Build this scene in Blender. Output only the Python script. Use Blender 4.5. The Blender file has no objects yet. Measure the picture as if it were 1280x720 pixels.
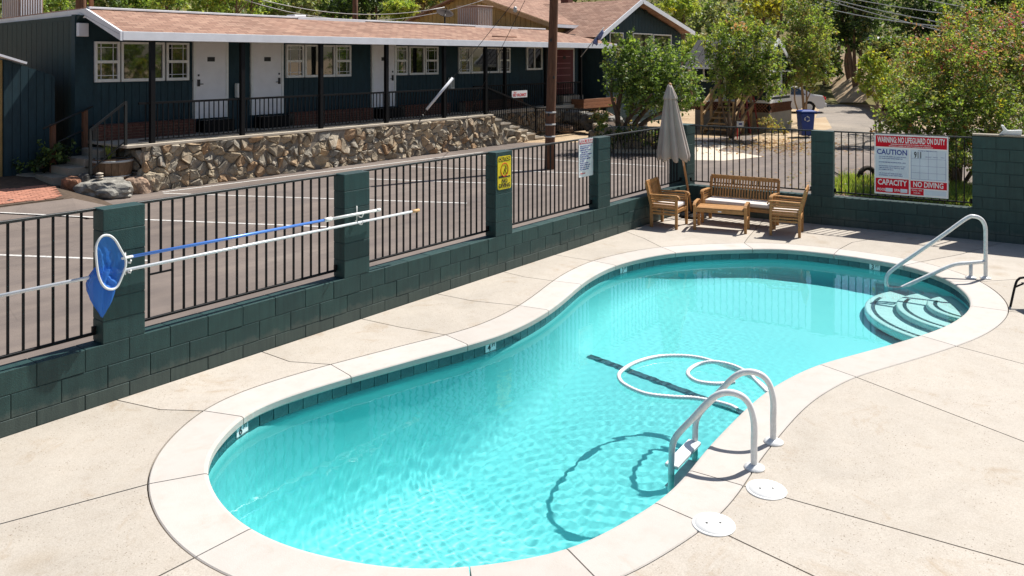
import bpy, bmesh, math, random
import numpy as np
from mathutils import Vector, Matrix, Euler
from mathutils.geometry import tessellate_polygon

# ------------------------------------------------------------------ camera, world, sun, exposure
S = bpy.context.scene
COL = S.collection
FOC, HORIZON, EYE = 1030.0, 72.0, 3.08            # focal length and horizon row of the photograph in pixels, eye height in metres
CAM = Vector((-2.729, -7.357, EYE))
HEAD = math.radians(37.8)                          # heading of the view from +x (the long block wall runs along +x)
cd = bpy.data.cameras.new('camera'); cam = bpy.data.objects.new('camera', cd); COL.objects.link(cam)
cam.location = CAM; cam.rotation_euler = (math.radians(90), 0, HEAD - math.radians(90))
cd.sensor_width = 36; cd.lens = FOC*36/1280; cd.shift_y = -(360-HORIZON)/1280
cd.clip_start = 0.1; cd.clip_end = 3000
S.camera = cam
SUN_EL = math.radians(57)
SUN_H = Vector((0.964, -0.264, 0)).normalized()
SUN_DIR = Vector((SUN_H.x*math.cos(SUN_EL), SUN_H.y*math.cos(SUN_EL), math.sin(SUN_EL)))
W = bpy.data.worlds.new('World'); S.world = W; W.use_nodes = True
wn = W.node_tree.nodes; wn.clear()
sky = wn.new('ShaderNodeTexSky'); sky.sky_type = 'NISHITA'; sky.sun_disc = False
sky.sun_elevation = SUN_EL; sky.sun_rotation = math.atan2(SUN_H.x, SUN_H.y)
sky.air_density = 1.0; sky.dust_density = 1.2; sky.ozone_density = 1.0
bg = wn.new('ShaderNodeBackground'); bg.inputs[1].default_value = 0.07
wo = wn.new('ShaderNodeOutputWorld')
W.node_tree.links.new(sky.outputs[0], bg.inputs[0]); W.node_tree.links.new(bg.outputs[0], wo.inputs[0])
sd = bpy.data.lights.new('sun', 'SUN'); sd.energy = 4.9; sd.angle = math.radians(0.5); sd.color = (1.0, 0.965, 0.905)
sun = bpy.data.objects.new('sun', sd); COL.objects.link(sun); sun.location = (20, -10, 40)
sun.rotation_euler = (-SUN_DIR).to_track_quat('-Z', 'Y').to_euler()
S.view_settings.view_transform = 'Standard'; S.view_settings.look = 'None'
S.view_settings.exposure = 0.60; S.view_settings.gamma = 1.0
S.render.engine = 'CYCLES'
S.cycles.use_denoising = True
S.cycles.max_bounces = 8; S.cycles.transparent_max_bounces = 16
S.cycles.sample_clamp_indirect = 6.0
S.cycles.caustics_refractive = True; S.cycles.caustics_reflective = False

# ------------------------------------------------------------------ survey: rays of the photograph met with planes of the place
FW = Vector((math.cos(HEAD), math.sin(HEAD), 0)); RT = Vector((math.sin(HEAD), -math.cos(HEAD), 0)); UP = Vector((0, 0, 1))
def ray(u, v): return FW + RT*((u-640)/FOC) - UP*((v-HORIZON)/FOC)
def on_z(u, v, z=0.0):
    d = ray(u, v); return CAM + d*((z-CAM.z)/d.z)
def on_y(u, v, y):
    d = ray(u, v); return CAM + d*((y-CAM.y)/d.y)
def on_x(u, v, x):
    d = ray(u, v); return CAM + d*((x-CAM.x)/d.x)
def at(u, v, depth): return CAM + ray(u, v)*depth

# ------------------------------------------------------------------ helpers
R = random.Random(7)
def tag(o, label=None, cat=None, group=None, kind=None):
    if label: o['label'] = label
    if cat: o['category'] = cat
    if group: o['group'] = group
    if kind: o['kind'] = kind
    return o
def thing(name, label, cat, loc=(0, 0, 0), group=None):
    o = bpy.data.objects.new(name, None); COL.objects.link(o); o.location = loc; o.empty_display_size = 0.2
    return tag(o, label, cat, group)
def adopt(o, parent):
    if parent is not None:
        o.parent = parent; o.matrix_parent_inverse = Matrix.Translation(-parent.location)
    return o
def link(name, me, parent=None, loc=None, rot=None, scale=None):
    o = bpy.data.objects.new(name, me); COL.objects.link(o)
    if loc is not None: o.location = loc
    if rot is not None: o.rotation_euler = rot
    if scale is not None: o.scale = scale
    return adopt(o, parent)
def copy_tree(o, parent=None):
    c = o.copy(); COL.objects.link(c)
    if parent is not None: c.parent = parent
    for ch in list(o.children): copy_tree(ch, c)
    return c
class MB:
    def __init__(s): s.v = []; s.f = []; s.m = []; s.sm = []
    def add(s, vs, fs, mi=0, smooth=False):
        b = len(s.v); s.v += [tuple(v) for v in vs]
        for f in fs: s.f.append([i+b for i in f]); s.m.append(mi); s.sm.append(smooth)
        return s
    def box(s, x0, x1, y0, y1, z0, z1, mi=0):
        return s.add([(x0,y0,z0),(x1,y0,z0),(x1,y1,z0),(x0,y1,z0),(x0,y0,z1),(x1,y0,z1),(x1,y1,z1),(x0,y1,z1)],
                     [(0,3,2,1),(4,5,6,7),(0,1,5,4),(1,2,6,5),(2,3,7,6),(3,0,4,7)], mi)
    def beam(s, p, q, w, h, mi=0, up=(0, 0, 1)):
        p = Vector(p); q = Vector(q); d = (q-p).normalized(); u = Vector(up)
        if abs(d.dot(u)) > 0.99: u = Vector((0, 1, 0))
        a = d.cross(u).normalized()*w*0.5; b = a.cross(d).normalized()*h*0.5
        vs = [p-a-b, p+a-b, p+a+b, p-a+b, q-a-b, q+a-b, q+a+b, q-a+b]
        return s.add(vs, [(0,3,2,1),(4,5,6,7),(0,1,5,4),(1,2,6,5),(2,3,7,6),(3,0,4,7)], mi)
    def prism(s, poly, z0, z1, mi=0, axis='z'):
        n = len(poly)
        def P(a, b, c): return (a, b, c) if axis == 'z' else ((a, c, b) if axis == 'y' else (c, a, b))
        vs = [P(x, y, z0) for x, y in poly]+[P(x, y, z1) for x, y in poly]
        fs = [list(range(n))[::-1], list(range(n, 2*n))]+[(i, (i+1) % n, n+(i+1) % n, n+i) for i in range(n)]
        return s.add(vs, fs, mi)
    def tube(s, pts, r, n=8, closed=False, mi=0, smooth=True):
        pts = [Vector(p) for p in pts]; N = len(pts); vs = []; prev = None
        rr = r if isinstance(r, (list, tuple)) else [r]*N
        for i, p in enumerate(pts):
            if closed: t = pts[(i+1) % N]-pts[i-1]
            else: t = pts[min(i+1, N-1)]-pts[max(i-1, 0)]
            t.normalize()
            if prev is None:
                a = t.orthogonal().normalized()
                if abs(t.z) < 0.9: a = t.cross(Vector((0, 0, 1))).normalized()
            else:
                a = (prev - t*prev.dot(t)).normalized()
            prev = a; b = t.cross(a)
            for k in range(n):
                an = 2*math.pi*k/n; vs.append(p+(a*math.cos(an)+b*math.sin(an))*rr[i])
        fs = []
        for i in range(N if closed else N-1):
            j = (i+1) % N
            for k in range(n): fs.append((i*n+k, i*n+(k+1) % n, j*n+(k+1) % n, j*n+k))
        s.add(vs, fs, mi, smooth)
        if not closed:
            b = len(s.v)-N*n
            s.f.append([b+k for k in range(n)][::-1]); s.m.append(mi); s.sm.append(False)
            s.f.append([b+(N-1)*n+k for k in range(n)]); s.m.append(mi); s.sm.append(False)
        return s
    def lathe(s, prof, c=(0, 0, 0), n=16, mi=0, smooth=True):
        vs = []; c = Vector(c)
        for r, z in prof:
            for k in range(n):
                a = 2*math.pi*k/n; vs.append((c.x+r*math.cos(a), c.y+r*math.sin(a), c.z+z))
        fs = []
        for i in range(len(prof)-1):
            for k in range(n): fs.append((i*n+k, i*n+(k+1) % n, (i+1)*n+(k+1) % n, (i+1)*n+k))
        s.add(vs, fs, mi, smooth); b0 = len(s.v)-len(vs)
        for cap in (list(range(n))[::-1], [(len(prof)-1)*n+k for k in range(n)]): s.f.append([b0+i for i in cap]); s.m.append(mi); s.sm.append(False)
        return s
    def mesh(s, name, mats):
        me = bpy.data.meshes.new(name); me.from_pydata(s.v, [], s.f)
        for m in (mats if isinstance(mats, (list, tuple)) else [mats]): me.materials.append(m)
        me.polygons.foreach_set('material_index', s.m); me.polygons.foreach_set('use_smooth', s.sm)
        me.update(); return me
    def build(s, name, mats, parent=None, bevel=0.0, seg=1):
        me = s.mesh(name, mats)
        bm = bmesh.new(); bm.from_mesh(me)
        bmesh.ops.recalc_face_normals(bm, faces=bm.faces)
        if bevel > 0:
            es = [e for e in bm.edges if len(e.link_faces) == 2 and e.calc_face_angle(0) > 0.6]
            bmesh.ops.bevel(bm, geom=es, offset=bevel, segments=seg, profile=0.5, affect='EDGES', clamp_overlap=True)
        bm.to_mesh(me); bm.free()
        return link(name, me, parent)
def np_mesh(name, verts, quads, mats, mat_idx=None, smooth=False):
    """verts (N,3), quads (M,4) numpy arrays to a mesh quickly"""
    me = bpy.data.meshes.new(name); n = len(verts); m = len(quads); k = quads.shape[1]
    me.vertices.add(n); me.vertices.foreach_set('co', np.ascontiguousarray(verts, dtype=np.float32).ravel())
    me.loops.add(m*k); me.loops.foreach_set('vertex_index', np.ascontiguousarray(quads, dtype=np.int32).ravel())
    me.polygons.add(m); me.polygons.foreach_set('loop_start', np.arange(0, m*k, k, dtype=np.int32))
    for mt in (mats if isinstance(mats, (list, tuple)) else [mats]): me.materials.append(mt)
    if mat_idx is not None: me.polygons.foreach_set('material_index', np.ascontiguousarray(mat_idx, dtype=np.int32))
    me.polygons.foreach_set('use_smooth', np.full(m, smooth, dtype=bool))
    me.update(calc_edges=True); return me
def inset_poly(pts, d):
    """shrink a closed 2-D polygon (counter-clockwise) by d"""
    n = len(pts); out = []
    for i in range(n):
        a = Vector(pts[i-1]); b = Vector(pts[i]); c = Vector(pts[(i+1) % n])
        e = (b-a); f = (c-b)
        if e.length < 1e-6 or f.length < 1e-6: out.append(tuple(b)); continue
        e.normalize(); f.normalize()
        n1 = Vector((-e.y, e.x)); n2 = Vector((-f.y, f.x)); m = n1+n2
        if m.length < 1e-3: m = n1
        m.normalize(); k = d/max(0.35, m.dot(n1)); out.append((b.x+m.x*k, b.y+m.y*k))
    return out
def area2(p): return sum(p[i-1][0]*p[i][1]-p[i][0]*p[i-1][1] for i in range(len(p)))*0.5
def slab_mesh(name, poly, z0, z1, mat, hole=None):
    """flat polygon (optionally with a hole) with top at z1 and sides to z0"""
    loops = [poly]+([hole] if hole else [])
    tr = tessellate_polygon([[Vector((x, y, 0)) for x, y in L] for L in loops])
    flat = [p for L in loops for p in L]
    vs = [(x, y, z1) for x, y in flat]; fs = []
    for t in tr:
        a, b, c = (flat[i] for i in t)
        fs.append(t if area2([a, b, c]) > 0 else t[::-1])
    if z0 < z1:
        nb = len(vs); vs += [(x, y, z0) for x, y in flat]; base = 0
        for L in loops:
            n = len(L)
            for i in range(n):
                j = (i+1) % n; fs.append((base+i, nb+base+i, nb+base+j, base+j))
            base += n
    me = bpy.data.meshes.new(name); me.from_pydata(vs, [], fs); me.materials.append(mat); me.update()
    return me
def text(name, body, loc, size, mat, parent, rot, align='CENTER', ext=0.001, sx=1.0):
    c = bpy.data.curves.new(name, 'FONT'); c.body = body; c.size = size; c.align_x = align; c.align_y = 'CENTER'
    c.extrude = ext; c.resolution_u = 2; c.offset = size*(0.024 if name == 'lettering' else 0.012)
    t = bpy.data.objects.new(name, c); COL.objects.link(t); me = bpy.data.meshes.new_from_object(t)
    bpy.data.objects.remove(t); me.name = name; me.materials.clear(); me.materials.append(mat)
    return link(name, me, parent, loc, rot, (sx, 1, 1))
# ------------------------------------------------------------------ materials
class NT:
    def __init__(s, name):
        s.m = bpy.data.materials.new(name); s.m.use_nodes = True; s.t = s.m.node_tree; s.n = s.t.nodes; s.n.clear()
        s.out = s.n.new('ShaderNodeOutputMaterial'); s.b = s.n.new('ShaderNodeBsdfPrincipled')
        s.t.links.new(s.b.outputs[0], s.out.inputs[0])
    def L(s, a, b): s.t.links.new(a, b)
    def coord(s, kind='Object', scale=(1, 1, 1)):
        tc = s.n.new('ShaderNodeTexCoord'); mp = s.n.new('ShaderNodeMapping'); mp.inputs['Scale'].default_value = scale
        s.L(tc.outputs[kind], mp.inputs[0]); return mp.outputs[0]
    def noise(s, co, scale, detail=4, rough=0.6, dist=0.0):
        x = s.n.new('ShaderNodeTexNoise'); x.inputs['Scale'].default_value = scale; x.inputs['Detail'].default_value = detail
        x.inputs['Roughness'].default_value = rough; x.inputs['Distortion'].default_value = dist
        s.L(co, x.inputs['Vector']); return x.outputs[0]
    def voro(s, co, scale, out='Distance', feat='F1'):
        x = s.n.new('ShaderNodeTexVoronoi'); x.feature = feat; x.inputs['Scale'].default_value = scale
        s.L(co, x.inputs['Vector']); return x.outputs[out]
    def ramp(s, fac, stops):
        x = s.n.new('ShaderNodeValToRGB'); e = x.color_ramp.elements
        while len(e) < len(stops): e.new(0.5)
        for k, (p, c) in enumerate(stops): e[k].position = p; e[k].color = (*c, 1) if len(c) == 3 else c
        s.L(fac, x.inputs[0]); return x.outputs[0]
    def mix(s, a, b, fac, mode='MIX'):
        x = s.n.new('ShaderNodeMix'); x.data_type = 'RGBA'; x.blend_type = mode
        for v, i in ((fac, 0), (a, 6), (b, 7)):
            if hasattr(v, 'links'): s.L(v, x.inputs[i])
            elif i == 0: x.inputs[0].default_value = v
            else: x.inputs[i].default_value = (*v, 1)
        return x.outputs[2]
    def bump(s, h, strength, dist=0.01):
        x = s.n.new('ShaderNodeBump'); x.inputs['Strength'].default_value = strength; x.inputs['Distance'].default_value = dist
        s.L(h, x.inputs['Height']); s.L(x.outputs[0], s.b.inputs['Normal']); return x
    def col(s, c):
        if hasattr(c, 'links'): s.L(c, s.b.inputs['Base Color'])
        else: s.b.inputs['Base Color'].default_value = (*c, 1)
        return s
    def rough(s, r, metal=0.0, spec=None):
        if hasattr(r, 'links'): s.L(r, s.b.inputs['Roughness'])
        else: s.b.inputs['Roughness'].default_value = r
        s.b.inputs['Metallic'].default_value = metal
        if spec is not None: s.b.inputs['Specular IOR Level'].default_value = spec
        return s
    def rand(s):
        return s.n.new('ShaderNodeObjectInfo').outputs['Random']
def scl(c, k): return tuple(min(1, x*k) for x in c)
def plain(name, c, r=0.5, metal=0.0, var=0.12, scale=6, bump=0.0, spec=None, perobj=0.0):
    t = NT(name); co = t.coord(); nz = t.noise(co, scale)
    cc = t.ramp(nz, [(0.3, scl(c, 1-var)), (0.7, scl(c, 1+var))])
    if perobj:
        cc = t.mix(cc, t.ramp(t.rand(), [(0, scl((1,1,1), 1-perobj)), (1, (1,1,1))]), 1.0, 'MULTIPLY')
    t.col(cc).rough(r, metal, spec)
    if bump: t.bump(t.noise(co, scale*6), bump)
    return t.m
def concrete_mat(name, base, specks=0.5, stain=0.25):
    t = NT(name); co = t.coord()
    big = t.noise(co, 0.9, 5, 0.65, 0.6); mid = t.noise(co, 5.5, 6, 0.7); fine = t.noise(co, 90, 3, 0.7)
    c = t.ramp(big, [(0.3, scl(base, 1-stain)), (0.55, base), (0.8, scl(base, 1.08))])
    c = t.mix(c, t.ramp(mid, [(0.30, (0.84, 0.80, 0.75)), (0.55, (1, 1, 1))]), 0.35, 'MULTIPLY')
    st = t.ramp(t.noise(co, 1.7, 7, 0.75, 0.9), [(0.56, (0, 0, 0)), (0.72, (1, 1, 1))])
    c = t.mix(c, t.mix(c, (0.84, 0.76, 0.67), 1.0, 'MULTIPLY'), st if specks else t.mix((0, 0, 0), st, 0.45))
    sp = t.ramp(t.voro(t.coord('Object', (1.0, 1.3, 1)), 0.8), [(0.05, (0.80, 0.74, 0.66)), (0.16, (1, 1, 1))]); c = t.mix(c, sp, 0.6 if specks else 0.25, 'MULTIPLY')
    if specks:
        d = t.voro(co, 48); mask = t.noise(co, 2.2, 4, 0.65)
        dots = t.ramp(d, [(0.12, (1, 1, 1)), (0.26, (0, 0, 0))])
        sel = t.ramp(t.voro(co, 48, 'Color'), [(0.52, (0, 0, 0)), (0.60, (1, 1, 1))])
        mm = t.ramp(mask, [(0.40, (0.10, 0.10, 0.10)), (0.60, (1, 1, 1))])
        k = t.mix(t.mix(dots, sel, 1.0, 'MULTIPLY'), mm, 1.0, 'MULTIPLY')
        c = t.mix(c, (0.15, 0.115, 0.085), t.mix((0, 0, 0), k, specks))
        g = t.voro(co, 150, 'Color'); c = t.mix(c, t.ramp(g, [(0.2, (0.80, 0.78, 0.75)), (0.8, (1.06, 1.05, 1.03))]), 0.6, 'MULTIPLY')
    c = t.mix(c, t.ramp(t.rand(), [(0, (0.93, 0.925, 0.91)), (1, (1.03, 1.03, 1.03))]), 1.0, 'MULTIPLY')
    t.col(c).rough(0.9, 0, 0.25); t.bump(fine, 0.25, 0.006); return t.m
M = {}
M['deck'] = concrete_mat('deck_concrete', (0.458, 0.416, 0.366), 1.0, 0.10)
M['coping'] = concrete_mat('coping_concrete', (0.49, 0.454, 0.42), 0.0, 0.05)
M['joint'] = plain('joint_dirt', (0.19, 0.135, 0.085), 0.95)
M['walk'] = concrete_mat('walk_concrete', (0.42, 0.38, 0.32), 0.25, 0.25)
M['lip'] = concrete_mat('porch_concrete', (0.52, 0.46, 0.38), 0.1, 0.2)
M['oldconc'] = concrete_mat('old_concrete', (0.32, 0.29, 0.24), 0.2, 0.35)
def block_mat():
    t = NT('painted_block'); co = t.coord(); n = t.noise(co, 4, 5, 0.6); p = t.noise(co, 70, 4, 0.75)
    c = t.ramp(n, [(0.3, (0.016, 0.047, 0.045)), (0.7, (0.023, 0.062, 0.059))])
    c = t.mix(c, t.ramp(t.rand(), [(0, (0.84, 0.86, 0.88)), (1, (1.1, 1.08, 1.06))]), 1.0, 'MULTIPLY')
    w = t.ramp(t.noise(co, 16, 6, 0.8), [(0.66, (0, 0, 0)), (0.74, (1, 1, 1))])
    c = t.mix(c, (0.10, 0.15, 0.145), t.mix((0, 0, 0), w, 0.35))
    ge = t.n.new('ShaderNodeNewGeometry'); sx = t.n.new('ShaderNodeSeparateXYZ'); t.L(ge.outputs['Position'], sx.inputs[0])
    ad = t.n.new('ShaderNodeMath'); ad.operation = 'MULTIPLY_ADD'; t.L(t.noise(ge.outputs['Position'], 7, 5, 0.7), ad.inputs[0]); ad.inputs[1].default_value = -0.28; t.L(sx.outputs[2], ad.inputs[2])
    c = t.mix(c, (0.085, 0.10, 0.088), t.mix((0, 0, 0), t.ramp(ad.outputs[0], [(-0.0, (1, 1, 1)), (0.06, (0, 0, 0))]), 0.55))
    vm = t.n.new('ShaderNodeMapping'); vm.inputs['Scale'].default_value = (9, 9, 0.7); t.L(ge.outputs['Position'], vm.inputs[0])
    c = t.mix(c, t.ramp(t.noise(vm.outputs[0], 2.0, 5, 0.7), [(0.35, (0.72, 0.76, 0.78)), (0.6, (1.08, 1.08, 1.06))]), 0.8, 'MULTIPLY')
    t.col(c).rough(0.55, 0, 0.4); t.bump(p, 0.5, 0.008); return t.m
M['block'] = block_mat()
M['mortar'] = plain('painted_mortar', (0.012, 0.035, 0.034), 0.7, 0, 0.2, 12, 0.2)
M['black'] = plain('black_iron', (0.004, 0.004, 0.005), 0.55, 0.0, 0.3, 20, 0.0, 0.2)
M['iron'] = plain('weathered_iron', (0.012, 0.014, 0.014), 0.5, 0.0, 0.35, 25, 0.1)
M['white_pipe'] = plain('white_pipe', (0.72, 0.72, 0.71), 0.22, 0, 0.10, 22)
M['white'] = plain('white_paint', (0.80, 0.80, 0.77), 0.5, 0, 0.06, 8)
M['trim'] = plain('trim_paint', (0.72, 0.73, 0.77), 0.55, 0, 0.06, 3)
M['doorw'] = plain('door_paint', (0.84, 0.82, 0.83), 0.5, 0, 0.05, 3)
M['hose'] = plain('white_hose', (0.80, 0.80, 0.78), 0.35, 0, 0.05, 10)
M['plastic_white'] = plain('white_plastic', (0.80, 0.79, 0.76), 0.4, 0, 0.06, 9)
def tile_mat():
    t = NT('waterline_tile'); co = t.coord(); n = t.noise(co, 25, 3)
    c = t.ramp(n, [(0.3, (0.025, 0.075, 0.09)), (0.7, (0.05, 0.135, 0.15))])
    c = t.mix(c, t.ramp(t.rand(), [(0, (0.6, 0.65, 0.7)), (1, (1.25, 1.2, 1.15))]), 1.0, 'MULTIPLY')
    t.col(c).rough(0.16, 0, 0.6); return t.m
M['tile'] = tile_mat()
M['grout'] = plain('tile_grout', (0.10, 0.17, 0.18), 0.8)
def plaster():
    t = NT('pool_plaster'); co = t.coord(); n = t.noise(co, 1.2, 5, 0.6)
    t.col(t.ramp(n, [(0.3, (0.225, 0.775, 0.785)), (0.7, (0.255, 0.825, 0.825))])).rough(0.7, 0, 0.2); return t.m
M['plaster'] = plaster()
M['step_plaster'] = plain('step_plaster', (0.60, 0.87, 0.85), 0.7, 0, 0.05, 3)
def asphalt():
    t = NT('asphalt'); co = t.coord()
    big = t.noise(co, 0.22, 6, 0.65, 0.5); mid = t.noise(co, 2.2, 6, 0.7); g = t.noise(co, 85, 4, 0.8)
    c = t.ramp(big, [(0.3, (0.15, 0.122, 0.105)), (0.55, (0.187, 0.154, 0.134)), (0.75, (0.22, 0.184, 0.16))])
    c = t.mix(c, t.ramp(mid, [(0.3, (0.8, 0.8, 0.82)), (0.65, (1.05, 1.04, 1.03))]), 0.8, 'MULTIPLY')
    c = t.mix(c, t.ramp(g, [(0.3, (0.72, 0.72, 0.72)), (0.7, (1.2, 1.2, 1.2))]), 0.7, 'MULTIPLY')
    cr = t.voro(t.mix(co, t.n[-1].outputs[2] if False else co, 0.0), 0.55, 'Distance', 'DISTANCE_TO_EDGE')
    ck = t.ramp(cr, [(0.0, (0.75, 0.75, 0.75)), (0.006, (1, 1, 1))])
    c = t.mix(c, ck, 0.6, 'MULTIPLY')
    wk = t.noise(t.coord('Object', (0.09, 1.1, 1)), 1.6, 5, 0.65, 0.3); c = t.mix(c, t.ramp(wk, [(0.34, (0.80, 0.80, 0.82)), (0.62, (1.08, 1.07, 1.05))]), 0.9, 'MULTIPLY')
    oil = t.ramp(t.noise(co, 0.8, 3, 0.5), [(0.66, (1, 1, 1)), (0.78, (0.7, 0.7, 0.7))])
    c = t.mix(c, oil, 1.0, 'MULTIPLY')
    t.col(c).rough(0.9, 0, 0.25); t.bump(g, 0.3, 0.006); return t.m
M['asphalt'] = asphalt()
def linepaint():
    t = NT('worn_line_paint'); co = t.coord(); n = t.noise(co, 22, 5, 0.75)
    t.col(t.ramp(n, [(0.36, (0.24, 0.22, 0.20)), (0.47, (0.52, 0.50, 0.47)), (0.8, (0.62, 0.61, 0.58))])).rough(0.8, 0, 0.2); return t.m
M['line'] = linepaint()
def siding(name, c, k=0.25):
    t = NT(name); co = t.coord('Object', (1, 1, 0.25)); n = t.noise(co, 9, 5, 0.7); n2 = t.noise(t.coord(), 0.7, 4)
    cc = t.ramp(n, [(0.3, scl(c, 1-k)), (0.7, scl(c, 1+k))])
    cc = t.mix(cc, t.ramp(n2, [(0.3, (0.85, 0.85, 0.87)), (0.7, (1.08, 1.08, 1.05))]), 1.0, 'MULTIPLY')
    t.col(cc).rough(0.6, 0, 0.35); return t.m
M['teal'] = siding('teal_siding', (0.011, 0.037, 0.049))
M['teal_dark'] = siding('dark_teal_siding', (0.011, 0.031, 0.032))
M['ochre'] = siding('ochre_siding', (0.33, 0.22, 0.075))
def shingle():
    t = NT('pink_shingle'); tc = t.n.new('ShaderNodeTexCoord')
    br = t.n.new('ShaderNodeTexBrick'); br.inputs['Scale'].default_value = 1.0
    br.inputs['Brick Width'].default_value = 0.28; br.inputs['Row Height'].default_value = 0.14; br.inputs['Mortar Size'].default_value = 0.008
    br.inputs['Color1'].default_value = (0.25, 0.145, 0.108, 1); br.inputs['Color2'].default_value = (0.37, 0.235, 0.175, 1)
    br.inputs['Mortar'].default_value = (0.14, 0.09, 0.07, 1); br.inputs['Bias'].default_value = 0.0
    t.L(tc.outputs['UV'], br.inputs['Vector']); co = t.coord()
    c = t.mix(br.outputs[0], t.ramp(t.noise(co, 0.8, 5), [(0.3, (0.86, 0.86, 0.86)), (0.7, (1.1, 1.08, 1.06))]), 1.0, 'MULTIPLY')
    c = t.mix(c, t.ramp(t.noise(co, 60, 3), [(0.3, (0.85, 0.85, 0.85)), (0.7, (1.12, 1.12, 1.12))]), 0.7, 'MULTIPLY')
    t.col(c).rough(0.95, 0, 0.15); t.bump(br.outputs[1], -0.6, 0.01); return t.m
M['shingle'] = shingle()
def glass():
    t = NT('window_glass'); t.col((0.012, 0.014, 0.013)).rough(0.03, 0, 0.6); t.b.inputs['IOR'].default_value = 2.0; co = t.coord(); t.bump(t.noise(co, 1.1, 2), 0.03, 0.05); return t.m
M['glass'] = glass()
M['curtain'] = plain('curtain', (0.23, 0.22, 0.12), 0.9, 0, 0.4, 14)
def stone_mat():
    t = NT('field_stone'); co = t.coord(); r = t.rand()
    base = t.ramp(r, [(0.0, (0.17, 0.16, 0.14)), (0.2, (0.34, 0.29, 0.22)), (0.42, (0.24, 0.235, 0.215)), (0.6, (0.38, 0.33, 0.25)), (0.72, (0.34, 0.235, 0.15)), (0.85, (0.42, 0.39, 0.33)), (1.0, (0.20, 0.20, 0.195))])
    n = t.noise(co, 9, 7, 0.75, 0.6); c = t.mix(base, t.ramp(n, [(0.28, (0.42, 0.39, 0.36)), (0.5, (1.08, 1.0, 0.90)), (0.75, (1.55, 1.46, 1.32))]), 1.0, 'MULTIPLY')
    v = t.noise(co, 2.5, 4); c = t.mix(c, (0.42, 0.22, 0.10), t.mix((0, 0, 0), t.ramp(v, [(0.58, (0, 0, 0)), (0.68, (1, 1, 1))]), 0.45))
    t.col(c).rough(0.9, 0, 0.25); t.bump(t.noise(co, 22, 6, 0.75), 0.8, 0.02); return t.m
M['stone'] = stone_mat()
M['line_tile'] = plain('floor_line_tile', (0.035, 0.115, 0.135), 0.3, 0, 0.3, 12)
for nm_, c_ in (('stone_red', (0.25, 0.12, 0.07)), ('stone_dark', (0.09, 0.085, 0.078)), ('stone_tan', (0.34, 0.235, 0.165)), ('stone_grey', (0.25, 0.235, 0.205))):
    M[nm_] = plain(nm_, c_, 0.95, 0, 0.5, 7, 0.9)
M['rubble'] = plain('rubble_mortar', (0.25, 0.215, 0.175), 0.95, 0, 0.35, 10, 0.5)
def wood(name, a, b, along=(1, 12, 12), rough=0.5, perobj=0.15):
    t = NT(name); co = t.coord('Object', along); n = t.noise(co, 3.0, 6, 0.65, 1.0)
    c = t.ramp(n, [(0.3, a), (0.7, b)])
    c = t.mix(c, t.ramp(t.rand(), [(0, scl((1,1,1), 1-perobj)), (1, scl((1,1,1), 1.0))]), 1.0, 'MULTIPLY')
    t.col(c).rough(rough, 0, 0.35); return t.m
M['teak'] = wood('teak', (0.33, 0.155, 0.05), (0.53, 0.28, 0.10), (6, 6, 6), 0.5, 0.22)
M['polewood'] = wood('creosote_wood', (0.075, 0.036, 0.02), (0.21, 0.10, 0.055), (8, 8, 0.5), 0.85)
M['pine'] = wood('pine_lumber', (0.36, 0.22, 0.10), (0.52, 0.36, 0.19), (4, 4, 4), 0.7)
M['redwood'] = wood('redwood_planter', (0.22, 0.085, 0.04), (0.36, 0.16, 0.08), (2, 2, 10), 0.8)
M['barrel'] = wood('barrel_oak', (0.10, 0.06, 0.035), (0.22, 0.14, 0.085), (8, 8, 1), 0.85)
M['umb_pole'] = wood('umbrella_pole_wood', (0.42, 0.20, 0.08), (0.60, 0.33, 0.15), (6, 6, 1), 0.5)
def cloth(name, c, sc=60):
    t = NT(name); co = t.coord(); n = t.noise(co, 3, 4); c2 = t.ramp(n, [(0.3, scl(c, 0.9)), (0.7, scl(c, 1.06))])
    t.col(c2).rough(0.95, 0, 0.1); t.b.inputs['Sheen Weight'].default_value = 0.2; t.bump(t.noise(co, sc, 3), 0.2, 0.004); return t.m
M['canvas'] = cloth('umbrella_canvas', (0.42, 0.36, 0.32))
M['cushion'] = cloth('cushion_fabric', (0.72, 0.64, 0.58))
def netmat():
    t = NT('blue_net'); t.col((0.05, 0.25, 0.74)).rough(0.6)
    tr = t.n.new('ShaderNodeBsdfTranslucent'); tr.inputs[0].default_value = (0.04, 0.24, 0.80, 1)
    mx = t.n.new('ShaderNodeMixShader'); mx.inputs[0].default_value = 0.35
    t.L(t.b.outputs[0], mx.inputs[1]); t.L(tr.outputs[0], mx.inputs[2])
    tp = t.n.new('ShaderNodeBsdfTransparent'); m2 = t.n.new('ShaderNodeMixShader'); m2.inputs[0].default_value = 0.22
    t.L(mx.outputs[0], m2.inputs[1]); t.L(tp.outputs[0], m2.inputs[2]); t.L(m2.outputs[0], t.out.inputs[0]); return t.m
M['net'] = netmat()
M['blue_pole'] = plain('blue_anodised', (0.10, 0.25, 0.70), 0.3, 0.3, 0.05)
M['alu'] = plain('aluminium', (0.66, 0.68, 0.70), 0.35, 0.15, 0.06, 18)
M['galv'] = plain('galvanised', (0.42, 0.42, 0.41), 0.5, 0.4, 0.12, 8)
M['tan_metal'] = plain('tan_cooler', (0.33, 0.23, 0.18), 0.65, 0, 0.1, 5)
M['rust'] = plain('rusty_steel', (0.20, 0.085, 0.045), 0.85, 0, 0.3, 12)
M['handgrip'] = plain('tan_grip', (0.62, 0.36, 0.16), 0.6)
M['red'] = plain('sign_red', (0.60, 0.010, 0.026), 0.65, 0, 0.08, 5, 0.0, 0.15)
M['reddoor'] = plain('red_door', (0.11, 0.010, 0.016), 0.45, 0, 0.12, 4)
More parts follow.
